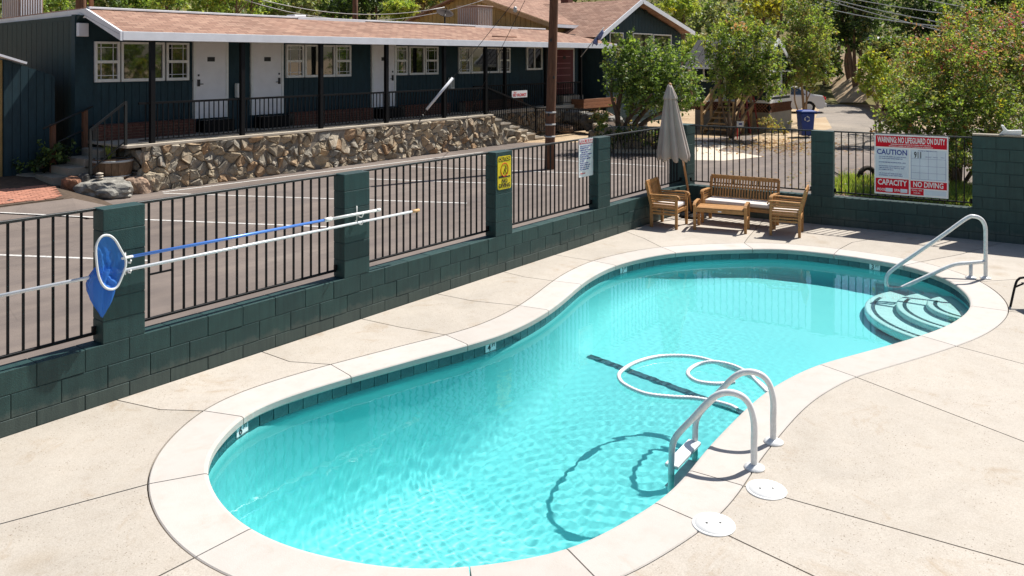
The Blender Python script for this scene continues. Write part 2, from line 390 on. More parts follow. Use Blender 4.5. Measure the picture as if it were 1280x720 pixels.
M['pink'] = plain('sunlit_pink', (0.55, 0.25, 0.25), 0.5)  # colour of the sunlit lines painted on the red door
M['blue'] = plain('sign_blue', (0.02, 0.035, 0.26), 0.4)
M['sign_pale'] = plain('sign_pale_blue', (0.60, 0.68, 0.76), 0.25, 0, 0.06, 4)
M['sign_white'] = plain('sign_white', (0.78, 0.78, 0.78), 0.3, 0, 0.03, 4)
M['yellow'] = plain('sign_yellow', (0.75, 0.55, 0.02), 0.35, 0, 0.05, 4)
M['ink'] = plain('black_ink', (0.015, 0.015, 0.015), 0.5)
M['binblue'] = plain('blue_bin_plastic', (0.012, 0.045, 0.24), 0.4, 0, 0.1, 5)
M['brick'] = plain('red_brick', (0.13, 0.052, 0.036), 0.9, 0, 0.25, 14, 0.3, None, 0.45)
M['paver'] = plain('paver_brick', (0.46, 0.20, 0.13), 0.9, 0, 0.2, 10, 0.3, None, 0.35)
M['soil'] = plain('soil', (0.075, 0.050, 0.032), 0.95, 0, 0.4, 8, 0.5)
def dirtmat(name, a, b, c):
    t = NT(name); co = t.coord(); n = t.noise(co, 0.35, 7, 0.7, 0.4); g = t.noise(co, 12, 5, 0.75)
    cc = t.ramp(n, [(0.3, a), (0.5, b), (0.7, c)]); cc = t.mix(cc, t.ramp(g, [(0.3, (0.7, 0.7, 0.7)), (0.7, (1.2, 1.2, 1.2))]), 0.8, 'MULTIPLY')
    t.col(cc).rough(0.95, 0, 0.1); t.bump(g, 0.6, 0.05); return t.m
M['dirt'] = dirtmat('bare_earth', (0.30, 0.21, 0.13), (0.42, 0.31, 0.20), (0.48, 0.38, 0.26))
M['hill'] = dirtmat('dry_hillside', (0.05, 0.06, 0.02), (0.13, 0.12, 0.045), (0.28, 0.21, 0.11))
M['road'] = dirtmat('road_asphalt', (0.20, 0.175, 0.15), (0.27, 0.235, 0.20), (0.34, 0.29, 0.24))
M['drive'] = concrete_mat('driveway_concrete', (0.60, 0.53, 0.44), 0.1, 0.12)
def leaf(name, c, tr=0.42, k=0.3):
    t = NT(name); t.b.inputs['Base Color'].default_value = (*c, 1); t.rough(0.5, 0, 0.35)
    tl = t.n.new('ShaderNodeBsdfTranslucent'); tl.inputs[0].default_value = (*[min(1, x*y) for x, y in zip(c, (1.5, 1.5, 0.7))], 1)
    mx = t.n.new('ShaderNodeMixShader'); mx.inputs[0].default_value = tr
    t.L(t.b.outputs[0], mx.inputs[1]); t.L(tl.outputs[0], mx.inputs[2]); t.L(mx.outputs[0], t.out.inputs[0]); return t.m
LF = {k: leaf('leaf_'+k, c) for k, c in dict(
    deep=(0.065, 0.108, 0.034), mid=(0.143, 0.220, 0.056), bright=(0.252, 0.342, 0.077), lime=(0.339, 0.385, 0.086), yellow=(0.414, 0.380, 0.046),
    olive=(0.196, 0.192, 0.083), dark=(0.029, 0.050, 0.016), grey=(0.282, 0.322, 0.165), rust=(0.230, 0.120, 0.040), bronze=(0.180, 0.144, 0.054),
    pink=(0.550, 0.140, 0.200), blush=(0.420, 0.230, 0.150), dry=(0.330, 0.240, 0.100), purple=(0.220, 0.060, 0.300), litter=(0.320, 0.170, 0.075)).items()}
M['bark'] = wood('bark', (0.10, 0.06, 0.04), (0.22, 0.14, 0.09), (3, 3, 1), 0.95)
M['bark_pale'] = wood('pale_bark', (0.12, 0.085, 0.06), (0.23, 0.165, 0.12), (3, 3, 1), 0.9)
# ------------------------------------------------------------------ pool outline (inner top edge of the coping)
PX = [(257.8,592),(257.8,582),(262,568),(270,554),(284,538),(302,521),(315.6,512),(353,497),(400,482),(436.7,471),(489,456.7),(533,444.4),(585.6,430.7),
 (626.7,417.8),(660,403),(686,387.8),(706.7,372),(725.6,355.6),(742,344.4),(767.8,332),(806.7,321.6),(844.4,315.6),(895.6,312.2),(941,311),(980,311.2),
 (1040.5,317.3),(1093,324.7),(1132.5,332),(1167,342.5),(1188,351.4),(1205.6,364.7),(1213,376),(1211.5,386),(1196.7,399),(1173,411),(1140,422),(1108,431.5),
 (1063.6,443.6),(1021,455.6),(989,470),(960,486.7),(933,509),(900,542),(883,560),(848.7,602.7),(817.5,629),(773,655),(711.6,685.7),(642,699.4),(592.8,707),
 (540,710),(480,707.5),(400,692.7),(353,679),(316.7,662),(289,642),(269,618)]
def resample(P, n):
    """closed smooth curve through the points, n points at equal arc length (counter-clockwise)"""
    P = np.array(P); N = len(P); out = []
    for i in range(N):
        a, b, c, d = P[i-1], P[i], P[(i+1) % N], P[(i+2) % N]
        for t in np.linspace(0, 1, 24, endpoint=False):
            out.append(0.5*(2*b+(c-a)*t+(2*a-5*b+4*c-d)*t*t+(3*b-a-3*c+d)*t**3))
    Q = np.array(out)
    def arc(Q, n):
        L = np.r_[0, np.cumsum(np.linalg.norm(np.roll(Q, -1, 0)-Q, axis=1))]; s = np.linspace(0, L[-1], n, endpoint=False)
        X = np.r_[Q, Q[:1]]; return np.c_[np.interp(s, L, X[:, 0]), np.interp(s, L, X[:, 1])]
    Q = arc(Q, n)
    for _ in range(14): Q = 0.25*np.roll(Q, 1, 0)+0.5*Q+0.25*np.roll(Q, -1, 0)
    Q = arc(Q, n)
    if area2([tuple(q) for q in Q]) < 0: Q = Q[::-1].copy()
    return Q
NP = 360
IN = resample([on_z(u, v)[:2] for u, v in PX], NP)
tg = np.roll(IN, -1, 0)-np.roll(IN, 1, 0); tg /= np.linalg.norm(tg, axis=1)[:, None]
for _ in range(10): tg = 0.25*np.roll(tg, 1, 0)+0.5*tg+0.25*np.roll(tg, -1, 0)
tg /= np.linalg.norm(tg, axis=1)[:, None]
NOUT = np.c_[tg[:, 1], -tg[:, 0]]                    # outward normal of the counter-clockwise outline
COPW = 0.41
def off(d): return IN+NOUT*d
def near(p): return int(np.argmin(np.sum((IN-np.array(p))**2, axis=1)))
def dist_in(pts):
    """signed distance of (N,2) points to the outline, positive inside"""
    A = IN; B = np.roll(IN, -1, 0); out = np.empty(len(pts)); ins = np.zeros(len(pts), bool)
    d2 = np.full(len(pts), 1e9)
    for a, b in zip(A, B):
        e = b-a; w = pts-a; t = np.clip((w@e)/(e@e), 0, 1); d2 = np.minimum(d2, np.sum((w-t[:, None]*e)**2, axis=1))
        c = (a[1] > pts[:, 1]) != (b[1] > pts[:, 1])
        with np.errstate(divide='ignore', invalid='ignore'): x = (b[0]-a[0])*(pts[:, 1]-a[1])/(b[1]-a[1])+a[0]
        ins ^= c & (pts[:, 0] < x)
    return np.where(ins, 1, -1)*np.sqrt(d2)

# ------------------------------------------------------------------ coping, joints and deck slabs
WL0, WLC = (-14.0, 0.0), (12.47, 0.0)                 # long wall base; corner with the back wall
BD = Vector((0.1206, -0.9927))                        # direction of the back wall from the corner
def bw(s, o=0.0): return (12.47+BD.x*s+0.9927*o, BD.y*s+0.1206*o)
DECK = [WL0, (-14.0, -9.2), bw(9.27), WLC]
# joints: a point on the coping outer edge, then the points of the groove across the deck (photo pixels)
JT = [((257.8,592),[(180,608),(0,655)]),((302,521),[(246.7,519),(200,512),(157,502.5)]),((436.7,471),[(398,460),(362,452),(331,441)]),
 ((585.6,430.7),[(553,420),(500,409),(454,399)]),((686,387.8),[(645,383),(590,376),(545,367)]),((725.6,355.6),[(688,350),(655,346),(626,339)]),
 ((767.8,332),[(737,326),(715,322),(691,318)]),((844.4,315.6),[(826,308),(805,298),(784,290)]),((941,311.6),[(936,304),(935,297),(943,288),(955,274)]),
 ((1040.5,317.3),[(1045,309),(1065,303),(1100,297),(1118,291)]),((1132.5,332),[(1150,327),(1200,318),(1255,303)]),((1188,351.4),[(1228,349.5),(1280,348.5)]),
 ((1213,382),[(1261,387),(1280,391)]),((1150,419),[(1197,431),(1280,455)]),((1022,455.5),[(1067,471.5),(1280,552)]),((862,586),[(933,604),(1280,706)]),
 ((817,629),[(872,652),(1017,720)]),((711.6,685.7),[(735,720),(760,757)]),((592.8,707),[(586,740),(575,790)]),((316.7,662),[(240,699.6),(150,745)])]
def clip_ray(p, q):
    """point where the ray p->q leaves the deck polygon"""
    p = Vector(p); d = (Vector(q)-p); best = None
    for i in range(len(DECK)):
        a = Vector(DECK[i-1]); b = Vector(DECK[i]); e = b-a; den = d.x*e.y-d.y*e.x
        if abs(den) < 1e-9: continue
        w = a-p; t = (w.x*e.y-w.y*e.x)/den; s = (w.x*d.y-w.y*d.x)/den
        if t > 0.02 and -1e-6 <= s <= 1+1e-6 and (best is None or t < best[0]): best = (t, (i-1) % len(DECK), p+d*t)
    return best
joints = []
OUTC = off(COPW)
for inner, pts in JT:
    k = near(on_z(*inner)[:2]); w = [Vector(on_z(u, v)[:2]) for u, v in pts]
    w[0] = Vector(OUTC[k])
    hit = clip_ray(w[-2], w[-1]); mid = [x for x in w[1:-1]]
    if len(w) > 2 and hit[0] > 1.0: mid.append(w[-1])
    joints.append((k, [w[0]]+mid+[hit[2]], hit[1]))
joints.sort(key=lambda j: j[0])
deck = tag(link('pool_deck', slab_mesh('pool_deck', DECK[::1] if area2(DECK) > 0 else DECK[::-1], -0.06, -0.05, M['joint'], [tuple(p) for p in off(0.06)])), kind='structure')
pool = thing('swimming_pool', 'kidney shaped turquoise swimming pool with pale concrete coping', 'swimming pool')
def edge_param(i, p):
    a = Vector(DECK[i]); b = Vector(DECK[(i+1) % len(DECK)]); return i+(Vector(p)-a).length/(b-a).length
orient = 1 if area2(DECK) > 0 else -1
for n in range(len(joints)):
    k0, w0, e0 = joints[n]; k1, w1, e1 = joints[(n+1) % len(joints)]
    m = (k1-k0) % NP; idx = [(k0+i) % NP for i in range(m+1)]
    # coping piece: profile swept along the arc, its ends cut back for the joint
    prof = [(COPW-0.004, -0.078), (COPW-0.004, -0.004), (COPW-0.012, 0.002), (0.030, 0.002), (0.009, -0.003), (0.0, -0.013), (0.0, -0.062), (0.008, -0.073), (0.05, -0.075)]
    b = MB(); vs = []; np_ = len(prof)
    cs = IN[idx]; cn = NOUT[idx]; ct = tg[idx]
    for j in range(m+1):
        sh = 0.005 if j == 0 else (-0.005 if j == m else 0.0)
        for o, z in prof:
            q = cs[j]+cn[j]*o+ct[j]*sh; vs.append((q[0], q[1], z))
    fs = [(j*np_+a, j*np_+a+1, (j+1)*np_+a+1, (j+1)*np_+a) for j in range(m) for a in range(np_-1)]
    fs += [list(range(np_)), [m*np_+a for a in range(np_)][::-1]]
    b.add(vs, fs, 0, False); o = b.build('coping_stone', M['coping'], pool)
    # deck slab between the two joints
    ring = [tuple(OUTC[i]) for i in idx]
    if orient > 0:   # deck boundary counter-clockwise: follow it from joint n to joint n+1
        pa, pb = edge_param(e0, w0[-1]), edge_param(e1, w1[-1])
        if pb < pa: pb += len(DECK)
        between = [DECK[q % len(DECK)] for q in range(int(math.floor(pa))+1, int(math.floor(pb))+1)]
    poly = [tuple(p) for p in w0]+between+[tuple(p) for p in w1[::-1]]+ring[::-1][1:-1]
    if area2(poly) < 0: poly = poly[::-1]
    poly = inset_poly(poly, 0.0065)
    link('slab', slab_mesh('slab', poly, -0.05, 0.0, M['deck']), deck)

for k in range(4):   # further slabs behind the viewpoint
    xa, xb = -14+k*6.85, -14+(k+1)*6.85
    link('slab', slab_mesh('slab', [(xa+0.006, -17), (xb-0.006, -17), (xb-0.006, -9.212), (xa+0.006, -9.212)], -0.05, 0.0, M['deck']), deck)

# ------------------------------------------------------------------ waterline tile, shell, water
WATER = -0.152
TW = 0.152
nt = int(sum(np.linalg.norm(np.roll(IN, -1, 0)-IN, axis=1))/TW)
TI = off(0.030)
Lc = np.r_[0, np.cumsum(np.linalg.norm(np.roll(TI, -1, 0)-TI, axis=1))]; TX = np.r_[TI, TI[:1]]; TN = np.r_[NOUT, NOUT[:1]]
def tile_at(s):
    s = s % Lc[-1]
    return np.array([np.interp(s, Lc, TX[:, 0]), np.interp(s, Lc, TX[:, 1])]), np.array([np.interp(s, Lc, TN[:, 0]), np.interp(s, Lc, TN[:, 1])])
step = Lc[-1]/nt
tb = MB(); tb.box(-(step/2-0.003), step/2-0.003, -0.0, 0.012, -0.225, -0.077); tme = None
marks = {}
for u, v, words in ((313,534,'6 FT'),(607,437,'4 FT'),(780,336.5,'3 FT'),(1094,335.5,'3 FT')):
    p = on_z(u, v, -0.11); marks[int(round(Lc[near(p[:2])]/step)) % nt] = words
for q in range(nt):
    p, nn = tile_at(q*step); a = math.atan2(nn[1], nn[0])-math.pi/2
    if tme is None:
        o = tb.build('tile', M['tile'], pool, 0.002); tme = o.data
    else: o = link('tile', tme, pool)
    o.location = (p[0], p[1], 0); o.rotation_euler = (0, 0, a)
    if q in marks:
        mk = MB(); mk.box(-0.078, 0.078, -0.012, -0.001, -0.162, -0.070)
        w = mk.build('depth_marker', M['sign_white'], pool); w.location = (p[0], p[1], 0); w.rotation_euler = (0, 0, a)
        t1 = text('depth_number', marks[q][0], (p[0]-nn[0]*0.008-tg[0][0]*0, p[1]-nn[1]*0.008, -0.121), 0.10, M['ink'], w, (0, 0, 0))
        t1.parent = w; t1.matrix_parent_inverse = Matrix(); t1.location = (-0.028, -0.014, -0.116); t1.rotation_euler = (math.pi/2, 0, 0)
        t2 = text('depth_unit', 'FT', (0, 0, 0), 0.05, M['ink'], w, (math.pi/2, 0, 0)); t2.matrix_parent_inverse = Matrix(); t2.location = (0.038, -0.014, -0.100)
# shell: grout band and wall, then the basin
b = MB(); vs = []
rings = [(0.04, -0.074), (0.04, -0.225), (0.033, -0.228), (0.033, -0.40)]
for o_, z in rings:
    for q in off(o_): vs.append((q[0], q[1], z))
fs = []
for j in range(len(rings)-1):
    for i in range(NP): fs.append((j*NP+i, j*NP+(i+1) % NP, (j+1)*NP+(i+1) % NP, (j+1)*NP+i))
b.add(vs, fs, 0, True); b.m = [1 if i < NP else 0 for i in range(len(fs))]
b.build('pool_wall', [M['plaster'], M['grout']], pool)
x0, y0 = IN.min(0)-0.1; x1, y1 = IN.max(0)+0.1
def grid_cells(h, lim):
    xs = np.arange(x0, x1+h, h); ys = np.arange(y0, y1+h, h); X, Y = np.meshgrid(xs, ys, indexing='ij')
    D = dist_in(np.c_[X.ravel(), Y.ravel()]).reshape(X.shape)
    ok = (D[:-1, :-1] > lim) & (D[1:, :-1] > lim) & (D[1:, 1:] > lim) & (D[:-1, 1:] > lim)
    nx, ny = X.shape; ids = np.arange(nx*ny).reshape(nx, ny)
    q = np.stack([ids[:-1, :-1][ok], ids[1:, :-1][ok], ids[1:, 1:][ok], ids[:-1, 1:][ok]], axis=1)
    return X, Y, D, q
BR0, BR1 = Vector(on_z(738, 444, -0.55)[:2]), Vector(on_z(932, 516, -0.60)[:2])   # line where the floor breaks towards the deep end
bd = (BR1-BR0).normalized(); bn = Vector((-bd.y, bd.x))
if bn.x > 0: bn = -bn                                 # towards the deep end (-x)
def depth_at(X, Y):
    s = (X-BR0.x)*bn.x+(Y-BR0.y)*bn.y
    sh = 0.98+np.clip(s+5.5, 0, 5.5)*0.055            # shallow floor, gently falling
    return np.where(s > 0, np.minimum(sh+s*0.41, 2.3), sh)
rad = 0.42
def basin_z(x, y, d):
    dep = depth_at(x, y); t_ = np.clip((d+0.033)/(rad+0.033), 0, 1); return -(0.40+(dep-0.40)*np.sqrt(1-(1-t_)**2))
ds = [-0.033+(rad+0.033)*(1-math.cos(k*math.pi/20)) for k in range(11)]; V_ = []
for d in ds:
    P_ = off(-d); V_.append(np.c_[P_, basin_z(P_[:, 0], P_[:, 1], d)])
V_ = np.concatenate(V_); q = np.array([(j*NP+i, j*NP+(i+1) % NP, (j+1)*NP+(i+1) % NP, (j+1)*NP+i) for j in range(10) for i in range(NP)])
link('pool_cove', np_mesh('pool_cove', V_, q, M['plaster'], None, True), pool)
X, Y, D, q = grid_cells(0.06, rad-0.09)
Zf = basin_z(X, Y, D)-0.004
used = np.unique(q); remap = np.full(X.size, -1); remap[used] = np.arange(len(used))
me = np_mesh('pool_floor', np.c_[X.ravel(), Y.ravel(), Zf.ravel()][used], remap[q], M['plaster'], None, True)
floor_o = link('pool_floor', me, pool)
# dark tile line across the floor
for i in range(24):
    p = BR0+bd*(i+0.5)*((BR1-BR0).length/24); z = -float(depth_at(np.array(p.x), np.array(p.y)))+0.006
    b = MB(); b.box(-0.066, 0.066, -0.040, 0.040, -0.004, 0.004)
    if i == 0: lt = b.build('line_tile', M['line_tile'], pool); lm = lt.data
    else: lt = link('line_tile', lm, pool)
    lt.location = (p.x, p.y, z); lt.rotation_euler = (0, 0, math.atan2(bd.y, bd.x))
# entry steps: three quarter-round treads with a dark tile nosing
SC = Vector(on_z(1222, 366)[:2])
for i, (r, z) in enumerate(((1.36, -0.78), (0.97, -0.56), (0.60, -0.36))):
    b = MB(); b.lathe([(r, -1.05), (r, z-0.02), (r-0.02, z)], (SC.x, SC.y, 0), 64)
    st = b.build('step', M['step_plaster'], pool)
    nb = MB()
    for k in range(84):
        a0 = math.pi*0.45+k*math.pi*1.35/84; a1 = a0+math.pi*1.35/84*0.86
        pts = [(SC.x+rr*math.cos(a), SC.y+rr*math.sin(a)) for rr, a in ((r-0.13, a0), (r-0.08, a0), (r-0.08, a1), (r-0.13, a1))]
        pp = np.array(pts)
        if dist_in(pp).min() > -0.02: nb.prism(pts, z-0.004, z+0.004)
    if nb.v: nb.build('nosing_tile', M['tile'], st)
# water surface with small waves and a ring pattern near the ladder
X, Y, D, q = grid_cells(0.011, -0.075)
rs = np.random.RandomState(3); Zw = np.zeros_like(X)
for _ in range(34):
    lam = 0.042*(0.17/0.042)**rs.rand(); th = rs.uniform(0, 2*math.pi); k = 2*math.pi/lam
    Zw += 0.00030*lam*rs.uniform(0.5, 1.0)*np.sin(k*(X*math.cos(th)+Y*math.sin(th))+rs.uniform(0, 6.28))
Zw *= np.clip(0.75+0.55*np.sin(X*1.3+0.6*np.sin(Y*1.7))*np.sin(Y*1.1+0.8*np.sin(X*0.9)+1.0), 0.3, 1.3)
for (u, v), am, lam, fall in (((800, 588), 0.00038, 0.105, 1.5), ((700, 600), 0.00016, 0.09, 1.2), ((985, 330), 0.0002, 0.10, 0.7)):
    c = on_z(u, v, WATER); r = np.hypot(X-c.x, Y-c.y); Zw += am*np.sin(2*math.pi*r/lam+np.sin(3*np.arctan2(Y-c.y, X-c.x))*0.8)*np.exp(-r/fall)
calm = np.clip((np.hypot(X-on_z(1150, 360).x, Y-on_z(1150, 360).y))/4.5, 0.28, 1.0)
Zw = Zw*calm+WATER
used = np.unique(q); remap = np.full(X.size, -1); remap[used] = np.arange(len(used))
def water_mat():
    t = NT('pool_water'); t.n.remove(t.b)
    rf = t.n.new('ShaderNodeBsdfGlass'); rf.inputs['IOR'].default_value = 1.33; rf.inputs['Roughness'].default_value = 0.0
    rf.inputs['Color'].default_value = (0.89, 1.0, 1.0, 1)
    t.L(rf.outputs[0], t.out.inputs[0]); return t.m
M['water'] = water_mat()
me = np_mesh('water', np.c_[X.ravel(), Y.ravel(), Zw.ravel()][used], remap[q], M['water'], None, True)
water = tag(link('water', me), kind='structure')
water.cycles.is_caustics_caster = True
for o in pool.children_recursive:
    if o.type == 'MESH': o.cycles.is_caustics_receiver = True
sd.cycles.is_caustics_light = True
# ------------------------------------------------------------------ block walls with pillars
MOD = 0.3958
bmb = MB(); bmb.box(0, 0.3885, 0, 0.19, 0, 0.1935)
proto_block = bmb.build('block', M['block'], None, 0.004, 2); block_me = proto_block.data; bpy.data.objects.remove(proto_block)
rb = random.Random(11)
def put_block(parent, org, ang, x, y, z, w=0.3885, h=0.1935, dy=1.0):
    c, s = math.cos(ang), math.sin(ang)
    yy = y+rb.uniform(-0.0025, 0.0025)
    o = link('block', block_me, parent, (org[0]+c*x-s*yy, org[1]+s*x+c*yy, z), (rb.uniform(-.004, .004), 0, ang+rb.uniform(-.004, .004)), (w/0.3885, dy, h/0.1935))
    return o
def core(parent, name, org, ang, x0, x1, y0, y1, z0, z1):
    c, s = math.cos(ang), math.sin(ang)
    vs = [(org[0]+c*x-s*y, org[1]+s*x+c*y) for x, y in ((x0, y0), (x1, y0), (x1, y1), (x0, y1))]
    b = MB(); b.prism(vs, z0, z1); return b.build(name, M['mortar'], parent)
def course(parent, org, ang, xa, xb, z, first, cut_low=None):
    x = first-MOD*math.ceil((first-xa)/MOD)-MOD
    while x < xb:
        l = max(x+0.0036, xa); r = min(x+MOD-0.0036, xb)
        if r-l > 0.03: put_block(parent, org, ang, l, 0, z+0.003, r-l)
        x += MOD
lw = thing('block_wall', 'long dark green concrete block wall with pillars running along the parking lot', 'wall', (0, 0, 0))
LA = 0.0; LO = (0.0, 0.0)
core(lw, 'wall_core', LO, LA, -4.0, 12.46, 0.006, 0.184, -0.3, 0.522)
for z, f in ((-0.07, 0.2765), (0.13, 0.0786), (0.33, 0.2765)): course(lw, LO, LA, -2.0, 12.465, z, f)
PILL = [(-1.94, 0), (0.830, 0), (3.601, 0), (6.378, 0), (9.128, 0)]
def pillar(parent, org, ang, x, z0=0.53, n=6, y0=0.0, dy=1.0, w=0.386):
    pc = core(parent, 'pillar', org, ang, x+0.005, x+w-0.005, y0+0.005, y0+0.19*dy-0.005, z0-0.01, z0+0.2*n-0.003)
    for i in range(n): put_block(pc, org, ang, x, y0, z0+0.2*i+0.003, w, 0.194, dy)
    return pc
for x, y in PILL: pillar(lw, LO, LA, x)
pillar(lw, LO, LA, 12.475, -0.07, 9, 0.006, 2.05)
BA = math.atan2(BD.y, BD.x); BO = (12.47, 0.0)
bk = thing('block_wall', 'shaded dark green block wall behind the teak furniture at the far end of the pool', 'wall', (0, 0, 0))
core(bk, 'wall_core', BO, BA, 0.02, 9.0, 0.006, 0.184, -0.3, 0.522)
core(bk, 'wall_core', BO, BA, 5.02, 9.0, 0.006, 0.184, 0.522, 1.755)
for k, z in enumerate((-0.07, 0.13, 0.33)): course(bk, BO, BA, 0.01, 7.2, z, (0.2, 0.0)[k % 2])
for k in range(6): course(bk, BO, BA, 5.0, 7.2, 0.53+0.205*k, (0.0, 0.2)[k % 2])
pillar(bk, BO, BA, 2.385, 0.53, 6)
b = MB()
for x0_, x1_ in ((5.0, 7.2),):
    c, s = math.cos(BA), math.sin(BA)
    P = [(BO[0]+c*x-s*y, BO[1]+s*x+c*y) for x, y in ((x0_, -0.012), (x1_, -0.012), (x1_, 0.20), (x0_, 0.20))]
    b.prism(P, 1.762, 1.79)
b.build('wall_cap', M['oldconc'], bk, 0.005)

# ------------------------------------------------------------------ iron fence panels set between the pillars
pk = MB(); pk.box(-0.009, 0.009, -0.009, 0.009, 0.605, 1.70); pko = pk.build('picket', M['black']); picket_me = pko.data; bpy.data.objects.remove(pko)
def fence(org, ang, s0, s1, o, label, n=19, broken=False, z0=0.60, z1=1.715):
    c, s = math.cos(ang), math.sin(ang)
    def P(x, y, z): return Vector((org[0]+c*x-s*y, org[1]+s*x+c*y, z))
    t = thing('fence_panel', label, 'fence panel', P((s0+s1)/2, o, z0), 'iron fence panels between the block pillars')
    b = MB(); b.beam(P(s0, o, z1), P(s1, o, z1), 0.034, 0.026); b.build('top_rail', M['iron'], t, 0.003)
    b = MB(); b.beam(P(s0, o, z0), P(s1, o, z0), 0.030, 0.024); b.build('bottom_rail', M['black'], t, 0.003)
    for e in (s0+0.02, s1-0.02):
        b = MB(); b.beam(P(e, o-0.02, z0+0.01), P(e, o-0.02, z0+0.07), 0.03, 0.03); b.build('bracket', M['black'], t)
    for i in range(n):
        x = s0+(i+1)*(s1-s0)/(n+1)
        k = link('picket', picket_me, t, P(x, o, 0), (0, 0, ang))
        if broken and i == 1:
            k.scale = (1, 1, 0.62); k.location.z = 1.70*(1-0.62)
            zb = 1.70-(1.70-0.605)*0.62; g = (s1-s0)/(n+1)
            b = MB(); b.beam(P(x-g, o, zb), P(x+g, o, zb), 0.016, 0.016); b.build('cross_bar', M['black'], t)
    return t
FO = 0.155
fence(LO, LA, -1.554, 0.830, FO, 'black iron fence panel nearest the viewer, left of the pillar with the blue net')
fence(LO, LA, 1.216, 3.601, FO, 'black iron fence panel behind the long poles with one picket cut short', 19, True)
fence(LO, LA, 3.987, 6.378, FO, 'black iron fence panel between the pole hook pillar and the yellow sign pillar')
fence(LO, LA, 6.764, 9.128, FO, 'black iron fence panel carrying the white and red pool rules sign')
fence(LO, LA, 9.514, 12.475, FO, 'black iron fence panel behind the closed umbrella and left teak armchair', 22)
fence(BO, BA, 0.03, 2.385, 0.13, 'black iron fence panel directly behind the teak bench', 18)
fence(BO, BA, 2.771, 5.0, 0.13, 'black iron fence panel carrying the big red and white warning sign', 17)

# ------------------------------------------------------------------ signs on the fences
def on_bw(u, v, o):
    p = Vector(bw(0, o)); n = Vector((0.9927, 0.1206, 0)); d = ray(u, v); k = (Vector((p.x, p.y, 0))-CAM).dot(n)/d.dot(n); return CAM+d*k
def sign_frame(p00, ex, w, h, thick, name, label, cat):
    """an Empty at the lower left corner; parts are built in its x (right) and z (up)"""
    t = thing(name, label, cat, p00); t['_ang'] = 0.0; del t['_ang']
    return t, math.atan2(ex.y, ex.x)
class Sheet:
    def __init__(s, p00, ang, parent): s.p = Vector(p00); s.a = ang; s.par = parent; s.ex = Vector((math.cos(ang), math.sin(ang), 0)); s.n = Vector((math.sin(ang), -math.cos(ang), 0))
    def P(s, x, z, o): return s.p+s.ex*x+s.n*o+Vector((0, 0, z))
    def rect(s, name, x0, x1, z0, z1, mat, o=0.002, r=0.0, th=0.0015):
        b = MB()
        if r:
            pts = []
            for cx, cz, a0 in ((x1-r, z0+r, -90), (x1-r, z1-r, 0), (x0+r, z1-r, 90), (x0+r, z0+r, 180)):
                for k in range(5):
                    a = math.radians(a0+k*22.5); pts.append((cx+r*math.cos(a), cz+r*math.sin(a)))
        else: pts = [(x0, z0), (x1, z0), (x1, z1), (x0, z1)]
        n = len(pts); vs = [s.P(x, z, o-th) for x, z in pts]+[s.P(x, z, o) for x, z in pts]
        b.add(vs, [list(range(n)), list(range(n, 2*n))]+[(i, (i+1) % n, n+(i+1) % n, n+i) for i in range(n)])
        return b.build(name, mat, s.par)
    def txt(s, name, body, x, z, size, mat, o=0.004, sx=1.0, align='CENTER'):
        return text(name, body, s.P(x, z, o), size, mat, s.par, (math.pi/2, 0, s.a), align, 0.0006, sx)
# warning sign
pa = on_bw(1093, 241.5, 0.09); pb = on_bw(1185.5, 247.5, 0.09); pt = on_bw(1092.5, 167, 0.09)
t = thing('warning_sign', 'large red and white pool warning sign wired to the far fence', 'sign', pa)
Wd = (Vector((pb.x, pb.y))-Vector((pa.x, pa.y))).length; Hh = pt.z-pa.z; ang = math.atan2(pb.y-pa.y, pb.x-pa.x)
sh = Sheet(pa, ang, t); sh.rect('panel', 0, Wd, 0, Hh, M['sign_white'], 0.0, 0, 0.006)
sh.rect('red_band', 0.022, Wd-0.022, Hh*0.79, Hh*0.975, M['red'])
sh.txt('lettering', 'WARNING: NO LIFEGUARD ON DUTY', Wd/2, Hh*0.905, 0.140, M['sign_white'], sx=0.445)
sh.txt('lettering', 'CHILDREN UNDER THE AGE OF 14 SHALL NOT USE POOL', Wd/2, Hh*0.838, 0.026, M['sign_white'], sx=0.95)
sh.txt('lettering', 'WITHOUT A PARENT OR ADULT GUARDIAN IN ATTENDANCE', Wd/2, Hh*0.806, 0.026, M['sign_white'], sx=0.95)
sh.rect('caution_panel', 0.022, Wd*0.475, Hh*0.285, Hh*0.765, M['sign_pale'])
sh.rect('phone_panel', Wd*0.498, Wd-0.022, Hh*0.27, Hh*0.765, M['sign_pale'])
sh.txt('lettering', 'CAUTION', Wd*0.245, Hh*0.70, 0.128, M['blue'], sx=0.86)
for k, w in enumerate(('NO FOOD OR DRINK ALLOWED IN POOL', 'NO GLASS CONTAINERS PERMITTED', '', 'SHOWER BEFORE ENTERING POOL AREA', '', 'NO RUNNING OR ROUGH PLAY AT ANY', 'TIME AROUND OR IN THE POOL AREA', 'NO ANIMALS IN POOL', '', 'USE OF POOL AT YOUR OWN RISK', 'MANAGEMENT IS NOT RESPONSIBLE')):
    if w: sh.txt('small_print', w, 0.075, Hh*(0.625-0.031*k), 0.0255, M['blue'], sx=0.92, align='LEFT')
sh.txt('lettering', '911', Wd*0.60, Hh*0.675, 0.155, M['ink'], sx=0.55)
sh.txt('small_print', 'IN CASE OF EMERGENCY DIAL', Wd*0.73, Hh*0.75, 0.022, M['blue'])
for k, w in enumerate(('AMBULANCE', 'HOSPITAL', 'POLICE')): sh.txt('small_print', w, Wd*(0.735+0.095*k), Hh*0.655, 0.017, M['blue'])
for k in range(5): sh.rect('rule', Wd*(0.51+0.113*k), Wd*(0.51+0.113*k)+0.003, Hh*0.285, Hh*0.735, M['blue'], 0.003, 0, 0.001)
